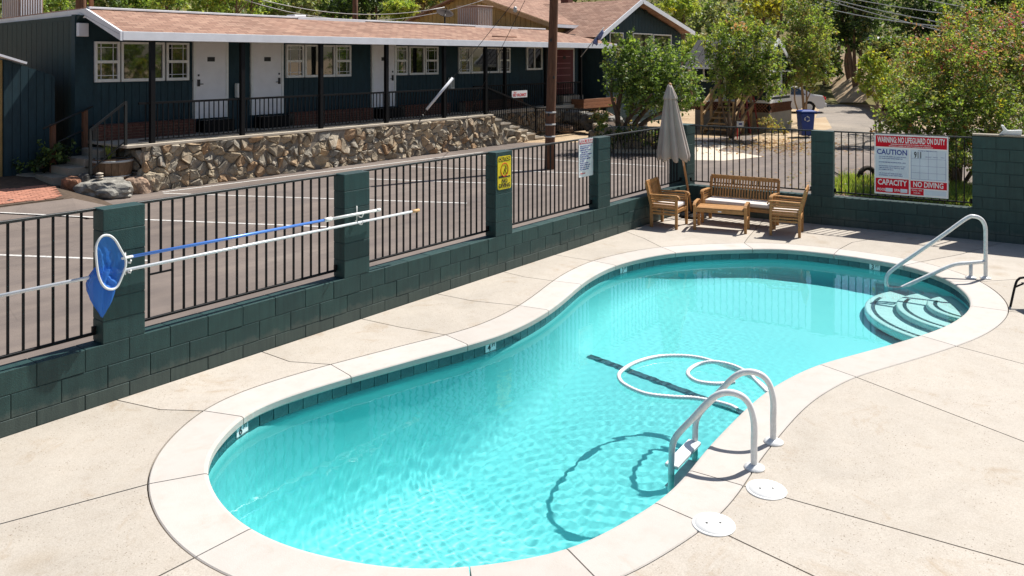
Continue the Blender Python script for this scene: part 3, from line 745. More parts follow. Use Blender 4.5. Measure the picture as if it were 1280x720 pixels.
for z in (0.62, 0.50, 0.39, 0.285): sh.rect('rule', Wd*0.51, Wd*0.965, Hh*z, Hh*z+0.003, M['blue'], 0.003, 0, 0.001)
sh.rect('red_band', 0.022, Wd*0.475, 0.03, Hh*0.265, M['red']); sh.rect('red_band', Wd*0.498, Wd-0.022, Hh*0.135, Hh*0.255, M['red'])
sh.rect('red_band', Wd*0.498, Wd*0.675, 0.025, Hh*0.125, M['red']); sh.rect('blank', Wd*0.685, Wd-0.03, 0.035, Hh*0.115, M['sign_pale'])
sh.txt('lettering', 'CAPACITY', Wd*0.247, Hh*0.195, 0.135, M['sign_white'], sx=0.74)
sh.txt('lettering', 'NO DIVING', Wd*0.735, Hh*0.195, 0.130, M['sign_white'], sx=0.70)
sh.txt('lettering', 'POOL', Wd*0.10, Hh*0.075, 0.062, M['sign_white'], sx=0.85); sh.txt('lettering', 'SPA', Wd*0.315, Hh*0.075, 0.062, M['sign_white'], sx=0.9)
sh.rect('blank', Wd*0.155, Wd*0.255, Hh*0.045, Hh*0.105, M['sign_pale'], 0.004); sh.rect('blank', Wd*0.36, Wd*0.455, Hh*0.045, Hh*0.105, M['sign_pale'], 0.004)
sh.txt('small_print', 'POOL / SPA', Wd*0.585, Hh*0.098, 0.032, M['sign_white']); sh.txt('small_print', 'HOURS', Wd*0.585, Hh*0.055, 0.032, M['sign_white'])
# pool rules sign
YS = 0.10
pa = on_y(723.6, 222.4, YS); pb = on_y(741.4, 218.6, YS); pt = on_y(723.3, 174.6, YS)
t = thing('pool_rules_sign', 'white pool rules sign with red heading hung on the fence by a pillar', 'sign', pa)
Wd = pb.x-pa.x; Hh = pt.z-pa.z; sh = Sheet(pa, 0.0, t); sh.rect('panel', 0, Wd, 0, Hh, M['sign_white'], 0.0, 0.015, 0.004)
sh.rect('red_band', 0.015, Wd-0.015, Hh*0.87, Hh-0.012, M['red']); sh.txt('lettering', 'POOL RULES', Wd/2, Hh*0.928, 0.085, M['sign_white'], sx=0.82)
rl = ['Adults should not swim alone', 'No lifeguard on duty', 'Children under 14 require', 'adult supervision', 'Shower before entering pool', 'No glass in pool area', 'No running or rough play', 'No diving', 'No pets in pool area', 'No food or drink in pool', 'Swim at your own risk', 'Pool closes at 10 PM']
for k, w in enumerate(rl): sh.txt('small_print', w, 0.035 if w[0].isupper() else 0.07, Hh*(0.815-0.056*k), 0.034, M['blue'], sx=0.88, align='LEFT')
sh.txt('small_print', 'Thank you', 0.035, Hh*0.10, 0.036, M['red'], align='LEFT')
# caution no diving sign on the third pillar
pa = on_y(622.2, 238.0, -0.006); pb = on_y(638.8, 234.0, -0.006); pt = on_y(622.0, 196.2, -0.006)
t = thing('no_diving_sign', 'yellow caution no diving sign screwed to a green block pillar', 'sign', pa)
Wd = pb.x-pa.x; Hh = pt.z-pa.z; sh = Sheet(pa, 0.0, t); sh.rect('panel', 0, Wd, 0, Hh, M['yellow'], 0.0, 0.03, 0.004)
b = MB()
sh.rect('heading_plate', 0.02, Wd-0.02, Hh*0.845, Hh*0.965, M['ink'], 0.002, 0.015); sh.txt('lettering', 'CAUTION', Wd/2, Hh*0.905, 0.066, M['yellow'], sx=0.88)
sh.txt('lettering', 'NO', Wd/2, Hh*0.24, 0.088, M['ink'], sx=0.95); sh.txt('lettering', 'DIVING', Wd/2, Hh*0.105, 0.082, M['ink'], sx=0.95)
cx, cz, rr = Wd*0.5, Hh*0.585, Wd*0.27
ringm = MB(); ringm.tube([sh.P(cx+rr*math.cos(a), cz+rr*1.15*math.sin(a), 0.003) for a in np.linspace(0, 2*math.pi, 28, endpoint=False)], 0.0045, 5, True); ringm.build('ring', M['red'], t)
dv = MB()
for a, c_ in (((-0.4, -0.75), (0.05, 0.1)), ((0.05, 0.1), (0.35, 0.6)), ((0.05, 0.1), (0.55, 0.15)), ((0.0, 0.0), (0.35, -0.4)), ((0.35, -0.4), (0.5, -0.8))):
    dv.beam(sh.P(cx+a[0]*rr, cz+a[1]*rr, 0.003), sh.P(cx+c_[0]*rr, cz+c_[1]*rr, 0.003), 0.012, 0.003)
dv.build('diver_symbol', M['ink'], t)
wv = MB(); pts = [(0.02, Hh*0.35), (Wd-0.02, Hh*0.35), (Wd-0.02, Hh*0.375)]+[(Wd-0.02-k*(Wd-0.04)/12, Hh*(0.385+0.012*math.sin(k*1.6)+0.035*k/12)) for k in range(1, 13)]
vs = [sh.P(x, z, 0.001) for x, z in pts]+[sh.P(x, z, 0.0025) for x, z in pts]; n = len(pts)
wv.add(vs, [list(range(n)), list(range(n, 2*n))]+[(i, (i+1) % n, n+(i+1) % n, n+i) for i in range(n)]); wv.build('water_symbol', M['ink'], t)

# ------------------------------------------------------------------ skimmer net and pole resting along the wall
YP = -0.06
YN = -0.125
t = thing('skimmer_net', 'blue leaf net on a blue and white pole hung across the first two pillars', 'pool net', on_y(137, 335, YN))
hoop = [(120.2,308),(127,296),(136,294.3),(144,300),(151,312),(156.5,323),(156.8,333),(152,347),(146,359),(138,361.8),(130,358),(124,347),(121,330)]
H3 = [on_y(u, v, YN) for u, v in hoop]
def smooth_closed(P, m=6):
    out = []; N = len(P)
    for i in range(N):
        a, b_, c, d = P[i-1], P[i], P[(i+1) % N], P[(i+2) % N]
        for k in range(m):
            q = k/m; out.append(0.5*(2*b_+(c-a)*q+(2*a-5*b_+4*c-d)*q*q+(3*b_-a-3*c+d)*q**3))
    return out
def smooth_open(P, m=6):
    P = [Vector(p) for p in P]; X = [P[0]*2-P[1]]+P+[P[-1]*2-P[-2]]; out = []
    for i in range(1, len(X)-2):
        a, b_, c, d = X[i-1:i+3]
        for k in range(m):
            q = k/m; out.append(0.5*(2*b_+(c-a)*q+(2*a-5*b_+4*c-d)*q*q+(3*b_-a-3*c+d)*q**3))
    out.append(P[-1]); return out
hp = smooth_closed(H3, 4); b = MB(); b.tube(hp, 0.011, 6, True); b.build('hoop', M['white_pipe'], t)
c0 = sum(hp, Vector())/len(hp); N = len(hp); rings = []; rn = random.Random(4)
NF = 10
for j in range(NF+1):   # netting hung inside the hoop in deep folds
    f = j/NF
    for i, p in enumerate(hp):
        a = 2*math.pi*i/N; q = p.lerp(c0+Vector((-0.03, 0, -0.07)), f)
        sag = math.sin(math.pi*min(1, f*1.15)*0.5)
        fold = 0.024*math.sin(q.x*62+q.z*30+1.6*math.sin(q.z*17))*sag+0.008*math.sin(q.x*150-q.z*40)*sag
        rings.append(q+Vector((0.006*math.sin(q.z*60)*sag, 0.035*sag+fold, 0)))
b = MB(); b.add(rings, [(j*N+i, j*N+(i+1) % N, (j+1)*N+(i+1) % N, (j+1)*N+i) for j in range(NF) for i in range(N)], 0, True); b.build('net', M['net'], t)
sec = [(133,334,13,-.085),(129,345,17,-.075),(126,355,18,-.065),(125,365,17,-.065),(125.5,374,13.5,-.065),(126.5,382,9.5,-.065),(127.3,389,5,-.065),(127.6,396,0.8,-.065)]
K = 26; vs = []
for j, (u, v, w_, yy) in enumerate(sec):   # the bag below the hoop, drawn to a tip
    for k in range(K):
        a = 2*math.pi*k/K; p = on_y(u+w_*math.cos(a)*(1+0.06*math.sin(5*a+j)), v+1.5*math.sin(3*a+j*0.7), yy); dep = min(0.032, 0.0022*w_)
        vs.append(p+Vector((0, dep*math.sin(a)+0.024*math.sin(5*a+j*0.35)*(w_/18), 0)))
b = MB(); b.add(vs, [(j*K+k, j*K+(k+1) % K, (j+1)*K+(k+1) % K, (j+1)*K+k) for j in range(len(sec)-1) for k in range(K)], 0, True); b.build('net', M['net'], t)
b = MB(); b.tube([on_y(153, 323, YN), on_y(166, 320.4, YP)], 0.013, 8); b.build('ferrule', M['plastic_white'], t)
b = MB(); b.tube([on_y(163, 321, YP), on_y(412, 274, YP)], 0.015, 10); b.build('blue_pole', M['blue_pole'], t)
b = MB(); b.tube([on_y(405, 275.3, YP), on_y(414, 273.6, YP)], 0.024, 10); b.tube([on_y(411, 274.2, YP), on_y(473, 262.5, YP)], 0.0165, 10); b.tube([on_y(470, 263, YP), on_y(475, 262.1, YP)], 0.02, 10)
b.build('white_pole', M['plastic_white'], t)
t = thing('vacuum_pole', 'bare aluminium pool pole with a tan grip end lying below the blue pole', 'pool pole', on_y(300, 310, YP))
b = MB(); b.tube([on_y(-60, 382, YP), on_y(516, 264.3, YP)], 0.0155, 10); b.build('tube', M['alu'], t)
b = MB(); b.tube([on_y(515, 264.5, YP), on_y(523.5, 262.7, YP)], 0.0195, 10); b.build('grip', M['handgrip'], t)
t = thing('pole_hook', 'white two armed pole hook on the second block pillar', 'hook', on_y(446, 268, -0.01))
b = MB(); b.tube([on_y(446, 257.5, -0.02), on_y(446, 277, -0.02)], 0.007, 6)
for v in (267.5, 276.5):
    p = on_y(446, v, -0.02); b.tube([p+Vector((0, 0.02, 0)), p+Vector((0, -0.055, -0.03)), p+Vector((0, -0.085, -0.028)), p+Vector((0, -0.105, 0.0)), p+Vector((0, -0.11, 0.02))], 0.007, 6)
b.build('hook_arm', M['plastic_white'], t)
t = thing('pole_hook', 'pole hook on the first block pillar behind the blue net', 'hook', on_y(155, 325, -0.01))
b = MB(); p = on_y(156.5, 316, -0.012); b.tube([p, p+Vector((0, -0.0, -0.2))], 0.007, 6)
for dz in (-0.06, -0.15): q = p+Vector((0, 0, dz)); b.tube([q+Vector((0, 0.012, 0)), q+Vector((0, -0.06, -0.02)), q+Vector((0, -0.09, -0.018)), q+Vector((0, -0.105, 0.01))], 0.007, 6)
b.build('hook_arm', M['plastic_white'], t)
# ------------------------------------------------------------------ rails, covers and hose at the pool
def on_vplane(u, v, p0, d2):
    n = Vector((d2[1], -d2[0], 0)); d = ray(u, v); k = (Vector(p0)-CAM).dot(n)/d.dot(n); return CAM+d*k
hb = on_z(1232, 348); hd = Vector((-0.5, 0.866))
t = thing('handrail', 'white bent pipe handrail over the pool entry steps', 'handrail', hb)
hp_ = [(1232,349),(1232,330),(1232,300),(1231.5,284),(1227,274.5),(1218,270.5),(1208,273),(1180,293),(1145,317),(1120,334),(1110,343),(1107.5,352),(1110,360),(1119,363),(1135,356),(1163,343.5),(1185,333.5),(1198,329.8),(1214,328.6),(1231,327)]
P = [on_vplane(u, v, hb, hd) for u, v in hp_]; P[0].z = -0.02
b = MB(); b.tube(smooth_open(P, 4), 0.027, 12); b.build('rail', M['white_pipe'], t)
P2 = on_vplane(1213.5, 329, hb, hd); b = MB(); b.tube([(P2.x, P2.y, -0.02), P2], 0.025, 12); b.build('post', M['white_pipe'], t)
for q in (hb, P2):
    b = MB(); b.lathe([(0.075, 0.0), (0.072, 0.012), (0.03, 0.028)], (q.x, q.y, 0.001), 20); b.build('flange', M['white_pipe'], t)
lb = on_z(943, 585); ld = Vector((-0.29, 0.957))
t = thing('pool_ladder', 'white two rail pool ladder arching from the deck into the deep end', 'ladder', lb)
lp = [(942.5,586),(942.5,555),(942.5,528),(937,506.5),(926,494.5),(908,490.5),(890,498),(865,524),(847,543),(840.5,557),(839.5,575),(839,592)]
P = [on_vplane(u, v, lb, ld) for u, v in lp]; P[0].z = -0.03; e = P[-1].copy(); P += [Vector((e.x, e.y, -0.5)), Vector((e.x, e.y, -1.0))]
far = on_z(967, 553)-lb
b = MB(); b.tube(smooth_open(P, 4), 0.025, 12); r1 = b.build('rail', M['white_pipe'], t)
r2 = r1.copy(); COL.objects.link(r2); r2.location = far
for q in (lb, lb+far):
    b = MB(); b.lathe([(0.078, 0.0), (0.076, 0.010), (0.03, 0.03)], (q.x, q.y, 0.001), 24); b.build('flange', M['white_pipe'], t)
for z in (-0.10, -0.40, -0.70):
    a = Vector((e.x, e.y, z)); c = a+far; b = MB(); b.beam(a, Vector((c.x, c.y, z)), 0.11, 0.03); b.build('tread', M['white_pipe'], t, 0.006)
def cover(u, v, label):
    p = on_z(u, v); t = thing('skimmer_cover', label, 'skimmer lid', p, 'round skimmer lids in the deck')
    b = MB(); b.lathe([(0.142, 0.0), (0.140, 0.006), (0.128, 0.008)], (p.x, p.y, 0.001), 40); b.build('rim', M['plastic_white'], t)
    b = MB(); b.lathe([(0.124, 0.004), (0.122, 0.011), (0.01, 0.0125)], (p.x, p.y, 0.001), 40); b.build('lid', M['plastic_white'], t)
    for s_ in (-1, 1):
        b = MB(); b.lathe([(0.010, 0.0118), (0.009, 0.0135)], (p.x+s_*0.045*RT.x, p.y+s_*0.045*RT.y, 0.001), 10); b.build('finger_hole', M['iron'], t)
cover(958, 612.5, 'round white skimmer lid in the deck just right of the ladder')
cover(892, 656, 'round white skimmer lid nearest the viewer below the ladder')
t = thing('vacuum_hose', 'white ribbed hose floating in two loops beside the dark floor line', 'hose', on_z(850, 470, WATER))
big = [(962,490),(950,479),(936,470),(918,462),(897,454),(875,447.5),(850,444.8),(821,446),(795,453),(778,463),(773.5,471),(781,481),(806,492),(838,496),(866,497.5),(893,502),(912,507)]
P = [on_z(u, v, WATER+0.025) for u, v in big]+[on_z(922, 512, WATER+0.025)]
b = MB(); Q = smooth_open(P, 18); b.tube(Q, [0.0215 if k % 3 else 0.018 for k in range(len(Q))], 8); b.build('hose_loop', M['hose'], t)
sm = [(960,491),(945,476),(936,467),(916,457),(893,452.5),(873,455.5),(861,463),(861,470),(872,477),(893,479.8),(909,479),(918,477.5)]
P = [on_z(u, v, WATER+(0.027 if k > 4 else 0.06)) for k, (u, v) in enumerate(sm)]
b = MB(); Q = smooth_open(P, 18); b.tube(Q, [0.0215 if k % 3 else 0.018 for k in range(len(Q))], 8); b.build('hose_loop', M['hose'], t)
# ------------------------------------------------------------------ teak garden set
def seat(name, w, d, label, cat, nback, nrail):
    """faces -y; legs at the corners of w x d"""
    t = thing(name, label, cat)
    tk = M['teak']; x1 = w/2; y0, y1 = -d/2, d/2
    for sx in (-1, 1):
        b = MB(); b.box(sx*x1-0.025, sx*x1+0.025, y0-0.022, y0+0.022, 0, 0.585); b.build('leg', tk, t, 0.004)
        b = MB(); b.beam((sx*x1, y1, 0), (sx*x1, y1, 0.40), 0.05, 0.045); b.beam((sx*x1, y1, 0.40), (sx*x1, y1+0.10, 0.80), 0.05, 0.045, 0, (1, 0, 0)); b.build('leg', tk, t)
        # arm: flat top with a rounded fall at the front
        prof = [(y1+0.05, 0.585), (y0+0.05, 0.60), (y0-0.01, 0.597), (y0-0.045, 0.575), (y0-0.055, 0.54)]
        b = MB()
        for k in range(len(prof)-1):
            b.beam((sx*x1, prof[k][0], prof[k][1]), (sx*x1, prof[k+1][0], prof[k+1][1]), 0.062, 0.024)
        b.build('arm', tk, t, 0.003)
        for z in (0.545, 0.50, 0.455, 0.41, 0.365, 0.31):
            b = MB(); b.box(sx*x1-0.009, sx*x1+0.009, y0+0.02, y1+(0.03 if z > 0.42 else -0.02), z-0.014, z+0.014); b.build('side_slat', tk, t)
        b = MB(); b.box(sx*x1-0.012, sx*x1+0.012, y0+0.02, y1-0.02, 0.24, 0.275); b.build('stretcher', tk, t)
    b = MB(); b.box(-x1+0.025, x1-0.025, y0-0.015, y0+0.015, 0.285, 0.345); b.build('seat_rail', tk, t, 0.003)
    b = MB(); b.box(-x1+0.025, x1-0.025, y1-0.015, y1+0.015, 0.285, 0.345); b.build('seat_rail', tk, t, 0.003)
    for k in range(6):
        y = y0+0.05+k*(d-0.09)/5; b = MB(); b.box(-x1+0.02, x1-0.02, y-0.03, y+0.03, 0.345, 0.36); b.build('seat_slat', tk, t)
    def back(z): return y1+0.10*(z-0.40)/0.40
    b = MB(); b.beam((-x1-0.01, back(0.80), 0.80), (x1+0.01, back(0.80), 0.80), 0.026, 0.075); b.build('top_rail', tk, t, 0.006)
    b = MB(); b.beam((-x1, back(0.42), 0.42), (x1, back(0.42), 0.42), 0.026, 0.05); b.build('back_rail', tk, t, 0.003)
    if nrail: b = MB(); b.beam((-x1, back(0.625), 0.625), (x1, back(0.625), 0.625), 0.026, 0.022); b.build('back_rail', tk, t)
    for k in range(nback):
        x = -x1+0.025+(k+1)*(w-0.05)/(nback+1); b = MB(); b.beam((x, back(0.43), 0.43), (x, back(0.78), 0.78), (w-0.05)/(nback+1)*0.52, 0.012, 0, (0, 1, 0)); b.build('back_slat', tk, t)
    return t
def cushion(w, d, label):
    b = MB(); b.box(-w/2, w/2, -d/2, d/2, 0.362, 0.432); o = b.build('seat_cushion', M['cushion'], None, 0.022, 3)
    for p in o.data.polygons: p.use_smooth = True
    return tag(o, label, 'cushion', 'pale seat cushions of the teak set')
def place(o, x, y, a): o.location = (x, y, 0); o.rotation_euler = (0, 0, math.radians(a)); return o
ch = seat('armchair', 0.56, 0.47, 'teak armchair with slatted sides standing against the left wall under the umbrella', 'armchair', 7, False)
ch['group'] = 'teak armchairs'; ch2 = copy_tree(ch); ch2['label'] = 'teak armchair right of the table with its back to the solid wall'
place(ch, 10.98, -0.37, 7.5); place(ch2, 11.63, -2.31, 194)
place(cushion(0.49, 0.45, 'pale cushion on the left teak armchair'), 10.98, -0.37, 7.5); place(cushion(0.49, 0.45, 'pale cushion on the right teak armchair, seen through its slats'), 11.63, -2.31, 194)
be = seat('garden_bench', 1.26, 0.47, 'long teak bench with a vertical slat back against the far fence', 'bench', 22, True); place(be, 11.93, -1.33, -83)
place(cushion(1.19, 0.45, 'long pale cushion on the teak bench'), 11.93, -1.33, -83)
t = thing('coffee_table', 'low teak coffee table with raised curved ends in front of the bench', 'table'); tk = M['teak']
L_, D_ = 0.88, 0.44
for sx in (-1, 1):
    for sy in (-1, 1): b = MB(); b.box(sx*L_/2-0.024, sx*L_/2+0.024, sy*D_/2-0.022, sy*D_/2+0.022, 0, 0.44); b.build('leg', tk, t, 0.004)
    b = MB(); pr_ = [(-D_/2-0.05, 0.445), (-D_/2, 0.475), (-D_/2+0.06, 0.49), (D_/2-0.06, 0.49), (D_/2, 0.475), (D_/2+0.05, 0.445)]
    for k in range(5): b.beam((sx*L_/2, *pr_[k]), (sx*L_/2, *pr_[k+1]), 0.055, 0.022)
    b.build('end_rail', tk, t, 0.003)
    b = MB(); b.box(sx*L_/2-0.012, sx*L_/2+0.012, -D_/2, D_/2, 0.20, 0.235); b.build('stretcher', tk, t)
for k in range(6): y = -D_/2+0.035+k*(D_-0.07)/5; b = MB(); b.box(-L_/2+0.026, L_/2-0.026, y-0.033, y+0.033, 0.385, 0.405); b.build('top_slat', tk, t, 0.003)
for sy in (-1, 1): b = MB(); b.box(-L_/2+0.024, L_/2-0.024, sy*(D_/2)-0.014, sy*(D_/2)+0.014, 0.325, 0.384); b.build('apron', tk, t)
b = MB(); b.box(-0.03, 0.03, -D_/2-0.0165, -D_/2-0.0145, 0.345, 0.365); b.build('name_plate', M['sign_white'], t)
place(t, 11.25, -1.27, -74.5)
# ------------------------------------------------------------------ closed umbrella on its base
ub = on_z(866, 271); ut = at(837, 103.5, 15.75)
t = thing('umbrella_base', 'round black umbrella base between the armchair and the bench', 'umbrella base', ub)
b = MB(); b.lathe([(0.26, 0.0), (0.26, 0.03), (0.22, 0.055), (0.06, 0.075), (0.04, 0.10), (0.04, 0.30)], ub, 28); b.build('base_plate', M['black'], t)
t = thing('patio_umbrella', 'closed taupe patio umbrella leaning on a wooden pole above the left armchair', 'umbrella', ub)
ax = (ut-ub).normalized(); Lu = (ut-ub).length; ux = ax.cross(Vector((0, 1, 0))).normalized(); uy = ax.cross(ux)
def U(r, a, h): return ub+ax*h+(ux*math.cos(a)+uy*math.sin(a))*r
def UC(r, a, h): return ut+Vector((r*math.cos(a), r*math.sin(a), h-Lu))+(ub-ut).xy.to_3d()*0.16*((Lu-h)/1.4)
b = MB(); b.tube([U(0, 0, 0.06), U(0, 0, Lu-0.06)], 0.021, 10); b.build('pole', M['umb_pole'], t)
b = MB(); b.tube([U(0, 0, Lu-0.07), U(0, 0, Lu-0.03), U(0, 0, Lu)], [0.03, 0.035, 0.012], 10); b.build('finial', M['umb_pole'], t)
def folded(prof, n, amp, seed, scal, name):
    rr = random.Random(seed); K = n*8; vs = []; ph = [rr.uniform(-.25, .25) for _ in range(n)]; am = [rr.uniform(0.6, 1.3) for _ in range(n)]
    for j, (r, h) in enumerate(prof):
        for k in range(K):
            a = 2*math.pi*k/K; i = k*n//K; w = abs(math.sin(n*a/2+0.15*math.sin(3*a+h*2)))
            f = 1-amp*am[i]*(1-w)*min(1, r/0.10); tw = 0.25*(Lu-h)*0.6
            dz = scal*(w-0.5) if j == len(prof)-1 else 0
            vs.append(UC(r*f, a+tw+ph[i]*0.15, h-dz))
    fs = [(j*K+k, j*K+(k+1) % K, (j+1)*K+(k+1) % K, (j+1)*K+k) for j in range(len(prof)-1) for k in range(K)]
    b = MB(); b.add(vs, fs, 0, True); o = b.build(name, M['canvas'], t)
    md = o.modifiers.new('thickness', 'SOLIDIFY'); md.thickness = 0.004; return o
hb_ = Lu-0.03
folded([(0.028, hb_), (0.06, hb_-0.06), (0.105, hb_-0.17), (0.135, hb_-0.25), (0.14, hb_-0.275)], 8, 0.28, 1, 0.03, 'vent_flap')
folded([(0.06, hb_-0.12), (0.105, hb_-0.24), (0.15, hb_-0.45), (0.20, hb_-0.72), (0.25, hb_-0.98), (0.295, hb_-1.20), (0.325, hb_-1.36), (0.31, hb_-1.42)], 8, 0.52, 2, 0.10, 'canopy')
b = MB(); b.tube(smooth_open([U(0.03, 0.4, 1.35), U(0.05, 0.5, 1.2), U(0.04, 0.2, 1.02)], 4), 0.004, 5); b.build('cord', M['white'], t)
# ------------------------------------------------------------------ patio chair at the right edge of the picture
lc = on_z(1263, 383); t = thing('patio_chair', 'black tube framed patio chair half out of the picture at the right edge', 'chair', lc)
dx = RT; dy = FW
def Lc_(r, f, z): return lc+dx*r+dy*f+Vector((0, 0, z))
for f in (0.0, -0.52):
    b = MB(); b.tube(smooth_open([Lc_(0, f, 0), Lc_(0.06, f, 0.26), Lc_(0.10, f, 0.335), Lc_(0.18, f, 0.36), Lc_(0.5, f, 0.36), Lc_(0.95, f, 0.32)], 5), 0.014, 8); b.build('side_tube', M['black'], t)
    b = MB(); b.tube([Lc_(0.06, f, 0.24), Lc_(0.2, f, 0.30), Lc_(0.7, f, 0.27), Lc_(0.8, f, 0.0)], 0.012, 8); b.build('leg', M['black'], t)
    b = MB(); b.tube([Lc_(0.75, f, 0.3), Lc_(1.05, f, 0.85)], 0.014, 8); b.build('back_tube', M['black'], t)
b = MB(); b.add([Lc_(0.12, -0.50, 0.305), Lc_(0.75, -0.50, 0.29), Lc_(0.75, -0.02, 0.29), Lc_(0.12, -0.02, 0.305), Lc_(0.12, -0.50, 0.298), Lc_(0.75, -0.50, 0.283), Lc_(0.75, -0.02, 0.283), Lc_(0.12, -0.02, 0.298)], [(0,1,2,3),(7,6,5,4),(0,4,5,1),(1,5,6,2),(2,6,7,3),(3,7,4,0)]); b.build('sling_seat', M['iron'], t)
b = MB(); b.beam(Lc_(0.78, -0.26, 0.36), Lc_(1.04, -0.26, 0.83), 0.48, 0.006, 0, tuple(dx)); b.build('sling_back', M['iron'], t)
# ------------------------------------------------------------------ ground, lot, road, painted lines
HOLE = [(-14.0, 0.0), (-14.0, -17.0), bw(17.1), (12.47, 0.0)]
link_ = lambda n, me: tag(link(n, me), kind='structure')
link_('ground', slab_mesh('ground', [(-700, -700), (700, -700), (700, 700), (-700, 700)], -0.03, -0.03, M['dirt'], HOLE))
LOT = [(-60, 0.0), (12.47, 0.0), bw(30), (60, -40), (44, -6), (33.0, 3.5), (29.5, 5.0), (27.2, 6.0), (25.6, 8.2), (22.5, 9.2), (21.0, 10.9), (-60, 10.9)]
lot = link_('parking_lot', slab_mesh('parking_lot', LOT, -0.012, -0.012, M['asphalt']))
link_('parking_lot_edge', slab_mesh('parking_lot_edge', [(-60, 10.9), (21.0, 10.9), (21.0, 11.6), (-60, 11.6)], -0.016, -0.016, M['asphalt']))
def stripe(a, b, w=0.085):
    a = Vector((a[0], a[1])); b = Vector((b[0], b[1])); d = (b-a).normalized(); n = Vector((-d.y, d.x))*w/2
    P = [a-n, b-n, b+n, a+n]; return link('painted_line', slab_mesh('painted_line', [tuple(p) for p in P], -0.008, -0.008, M['line']), lot)
for p, q in (((150,272.6),(413,283)),((-60,315.5),(186,325)),((204,241),(583.7,253.4)),((436,222.3),(704,231.7)),((514,208),(789,218.5)),((600,194),(830,207.6))):
    stripe(on_z(*p), on_z(*q))
w0_, w1_ = on_z(203, 239.5), on_z(604, 189.5); stripe(w0_, w1_)
# concrete driveway apron and the road beyond the far fence
dv = [on_z(u, v) for u, v in ((830,199),(905,200.5),(955,195.5),(925,190.5),(898,188.5),(905,184),(935,181.5),(870,176),(820,184))]
p_ = [(p.x, p.y) for p in dv]; p_ = p_ if area2(p_) > 0 else p_[::-1]
link_('driveway', slab_mesh('driveway', p_, -0.007, -0.007, M['drive']))
rd = [on_z(u, v) for u, v in ((1000,176),(1100,190),(1130,165),(1092,142),(1082,128),(1072,112),(1034,110),(1030,122),(1020,146))]
p_ = [(p.x, p.y) for p in rd]; p_ = p_ if area2(p_) > 0 else p_[::-1]
link_('road', slab_mesh('road', p_, -0.006, -0.006, M['road']))
p_ = [(p.x, p.y) for p in [on_z(u, v) for u, v in ((1005,172),(1040,160),(1032,146),(1000,150),(940,172),(960,186))]]; p_ = p_ if area2(p_) > 0 else p_[::-1]
link_('leafy_ground', slab_mesh('leafy_ground', p_, -0.002, -0.002, M['dirt']))
# fallen leaves under the crape myrtles
rs = np.random.RandomState(5)
def scatter(name, cx, cy, sx, sy, n, size, mats, z=0.004):
    c = np.c_[rs.normal(cx, sx, n), rs.normal(cy, sy, n), np.full(n, z)+rs.rand(n)*0.02]
    a = rs.rand(n)*6.28; s = size*(0.6+0.8*rs.rand(n)); ex = np.c_[np.cos(a), np.sin(a), rs.normal(0, .2, n)]*s[:, None]; ey = np.c_[-np.sin(a), np.cos(a), rs.normal(0, .2, n)]*(s*0.6)[:, None]
    v = np.stack([c-ex, c-ey*.9, c+ex, c+ey], 1).reshape(-1, 3); q = np.arange(4*n).reshape(-1, 4)
    return tag(link(name, np_mesh(name, v, q, mats, rs.randint(0, len(mats), n))), kind='stuff')
g = on_z(965, 182); scatter('fallen_leaves', g.x, g.y, 1.5, 1.3, 1500, 0.055, [LF['litter'], LF['dry'], LF['rust']])
g = on_z(1090, 232); scatter('fallen_leaves', g.x+1, g.y, 1.6, 1.6, 700, 0.04, [LF['litter'], LF['dry'], LF['olive']])
# lawn strip behind the far fence
def grass(name, poly_pts, n, h):
    xs = np.array([p.x for p in poly_pts]); ys = np.array([p.y for p in poly_pts])
    c = np.c_[rs.uniform(xs.min(), xs.max(), n), rs.uniform(ys.min(), ys.max(), n), np.zeros(n)]
    a = rs.rand(n)*6.28; hh = h*(0.4+rs.rand(n)); w = 0.012
    d = np.c_[np.cos(a), np.sin(a), np.zeros(n)]; lean = np.c_[rs.normal(0, .35, n)*hh, rs.normal(0, .35, n)*hh, hh]
    v = np.stack([c-d*w, c+d*w, c+lean+d*w*.3, c+lean-d*w*.3], 1).reshape(-1, 3)
    return tag(link(name, np_mesh(name, v, np.arange(4*n).reshape(-1, 4), [LF['bright'], LF['lime'], LF['mid'], LF['dry']], rs.choice(4, n, p=[.4, .3, .2, .1]))), kind='stuff')
pp = [on_z(1046, 226), on_z(1100, 226), on_z(1250, 250), on_z(1050, 243)]
p_ = [(p.x, p.y) for p in pp]; p_ = p_ if area2(p_) > 0 else p_[::-1]
link_('lawn_soil', slab_mesh('lawn_soil', p_, -0.004, -0.004, M['soil']))
grass('lawn', pp, 7000, 0.16)
kb = on_z(1045, 232.5); kc = on_z(1100, 241)
b = MB(); b.beam((kb.x, kb.y, 0.02), (kc.x+0.3, kc.y-1.0, 0.02), 0.16, 0.12); link('kerb_strip', b.mesh('kerb_strip', M['walk'])); bpy.data.objects['kerb_strip']['kind'] = 'structure'
# hills behind everything
gx = np.linspace(-190, 230, 85); gy = np.linspace(44, 330, 60); GX, GY = np.meshgrid(gx, gy, indexing='ij')
hz = np.clip(GY-50-np.clip(GX, -60, 60)*0.02, 0, None); HZ = 0.0016*hz**2*np.clip(hz/40, 0.4, 1)+0.10*hz-0.4
HZ += 1.2*np.sin(GX*0.09+1)*np.sin(GY*0.07)*np.clip(hz/30, 0, 1)
HZ = np.minimum(HZ, 46+4*np.sin(GX*0.03))
FWn = np.array(FW); RTn = np.array(RT); V = np.array(CAM)*[1, 1, 0]+GX.ravel()[:, None]*RTn+GY.ravel()[:, None]*FWn; V[:, 2] = HZ.ravel()
ids = np.arange(GX.size).reshape(GX.shape); q = np.stack([ids[:-1, :-1], ids[1:, :-1], ids[1:, 1:], ids[:-1, 1:]], -1).reshape(-1, 4)
tag(link('hillside', np_mesh('hillside', V, q, M['hill'], None, True)), kind='structure')

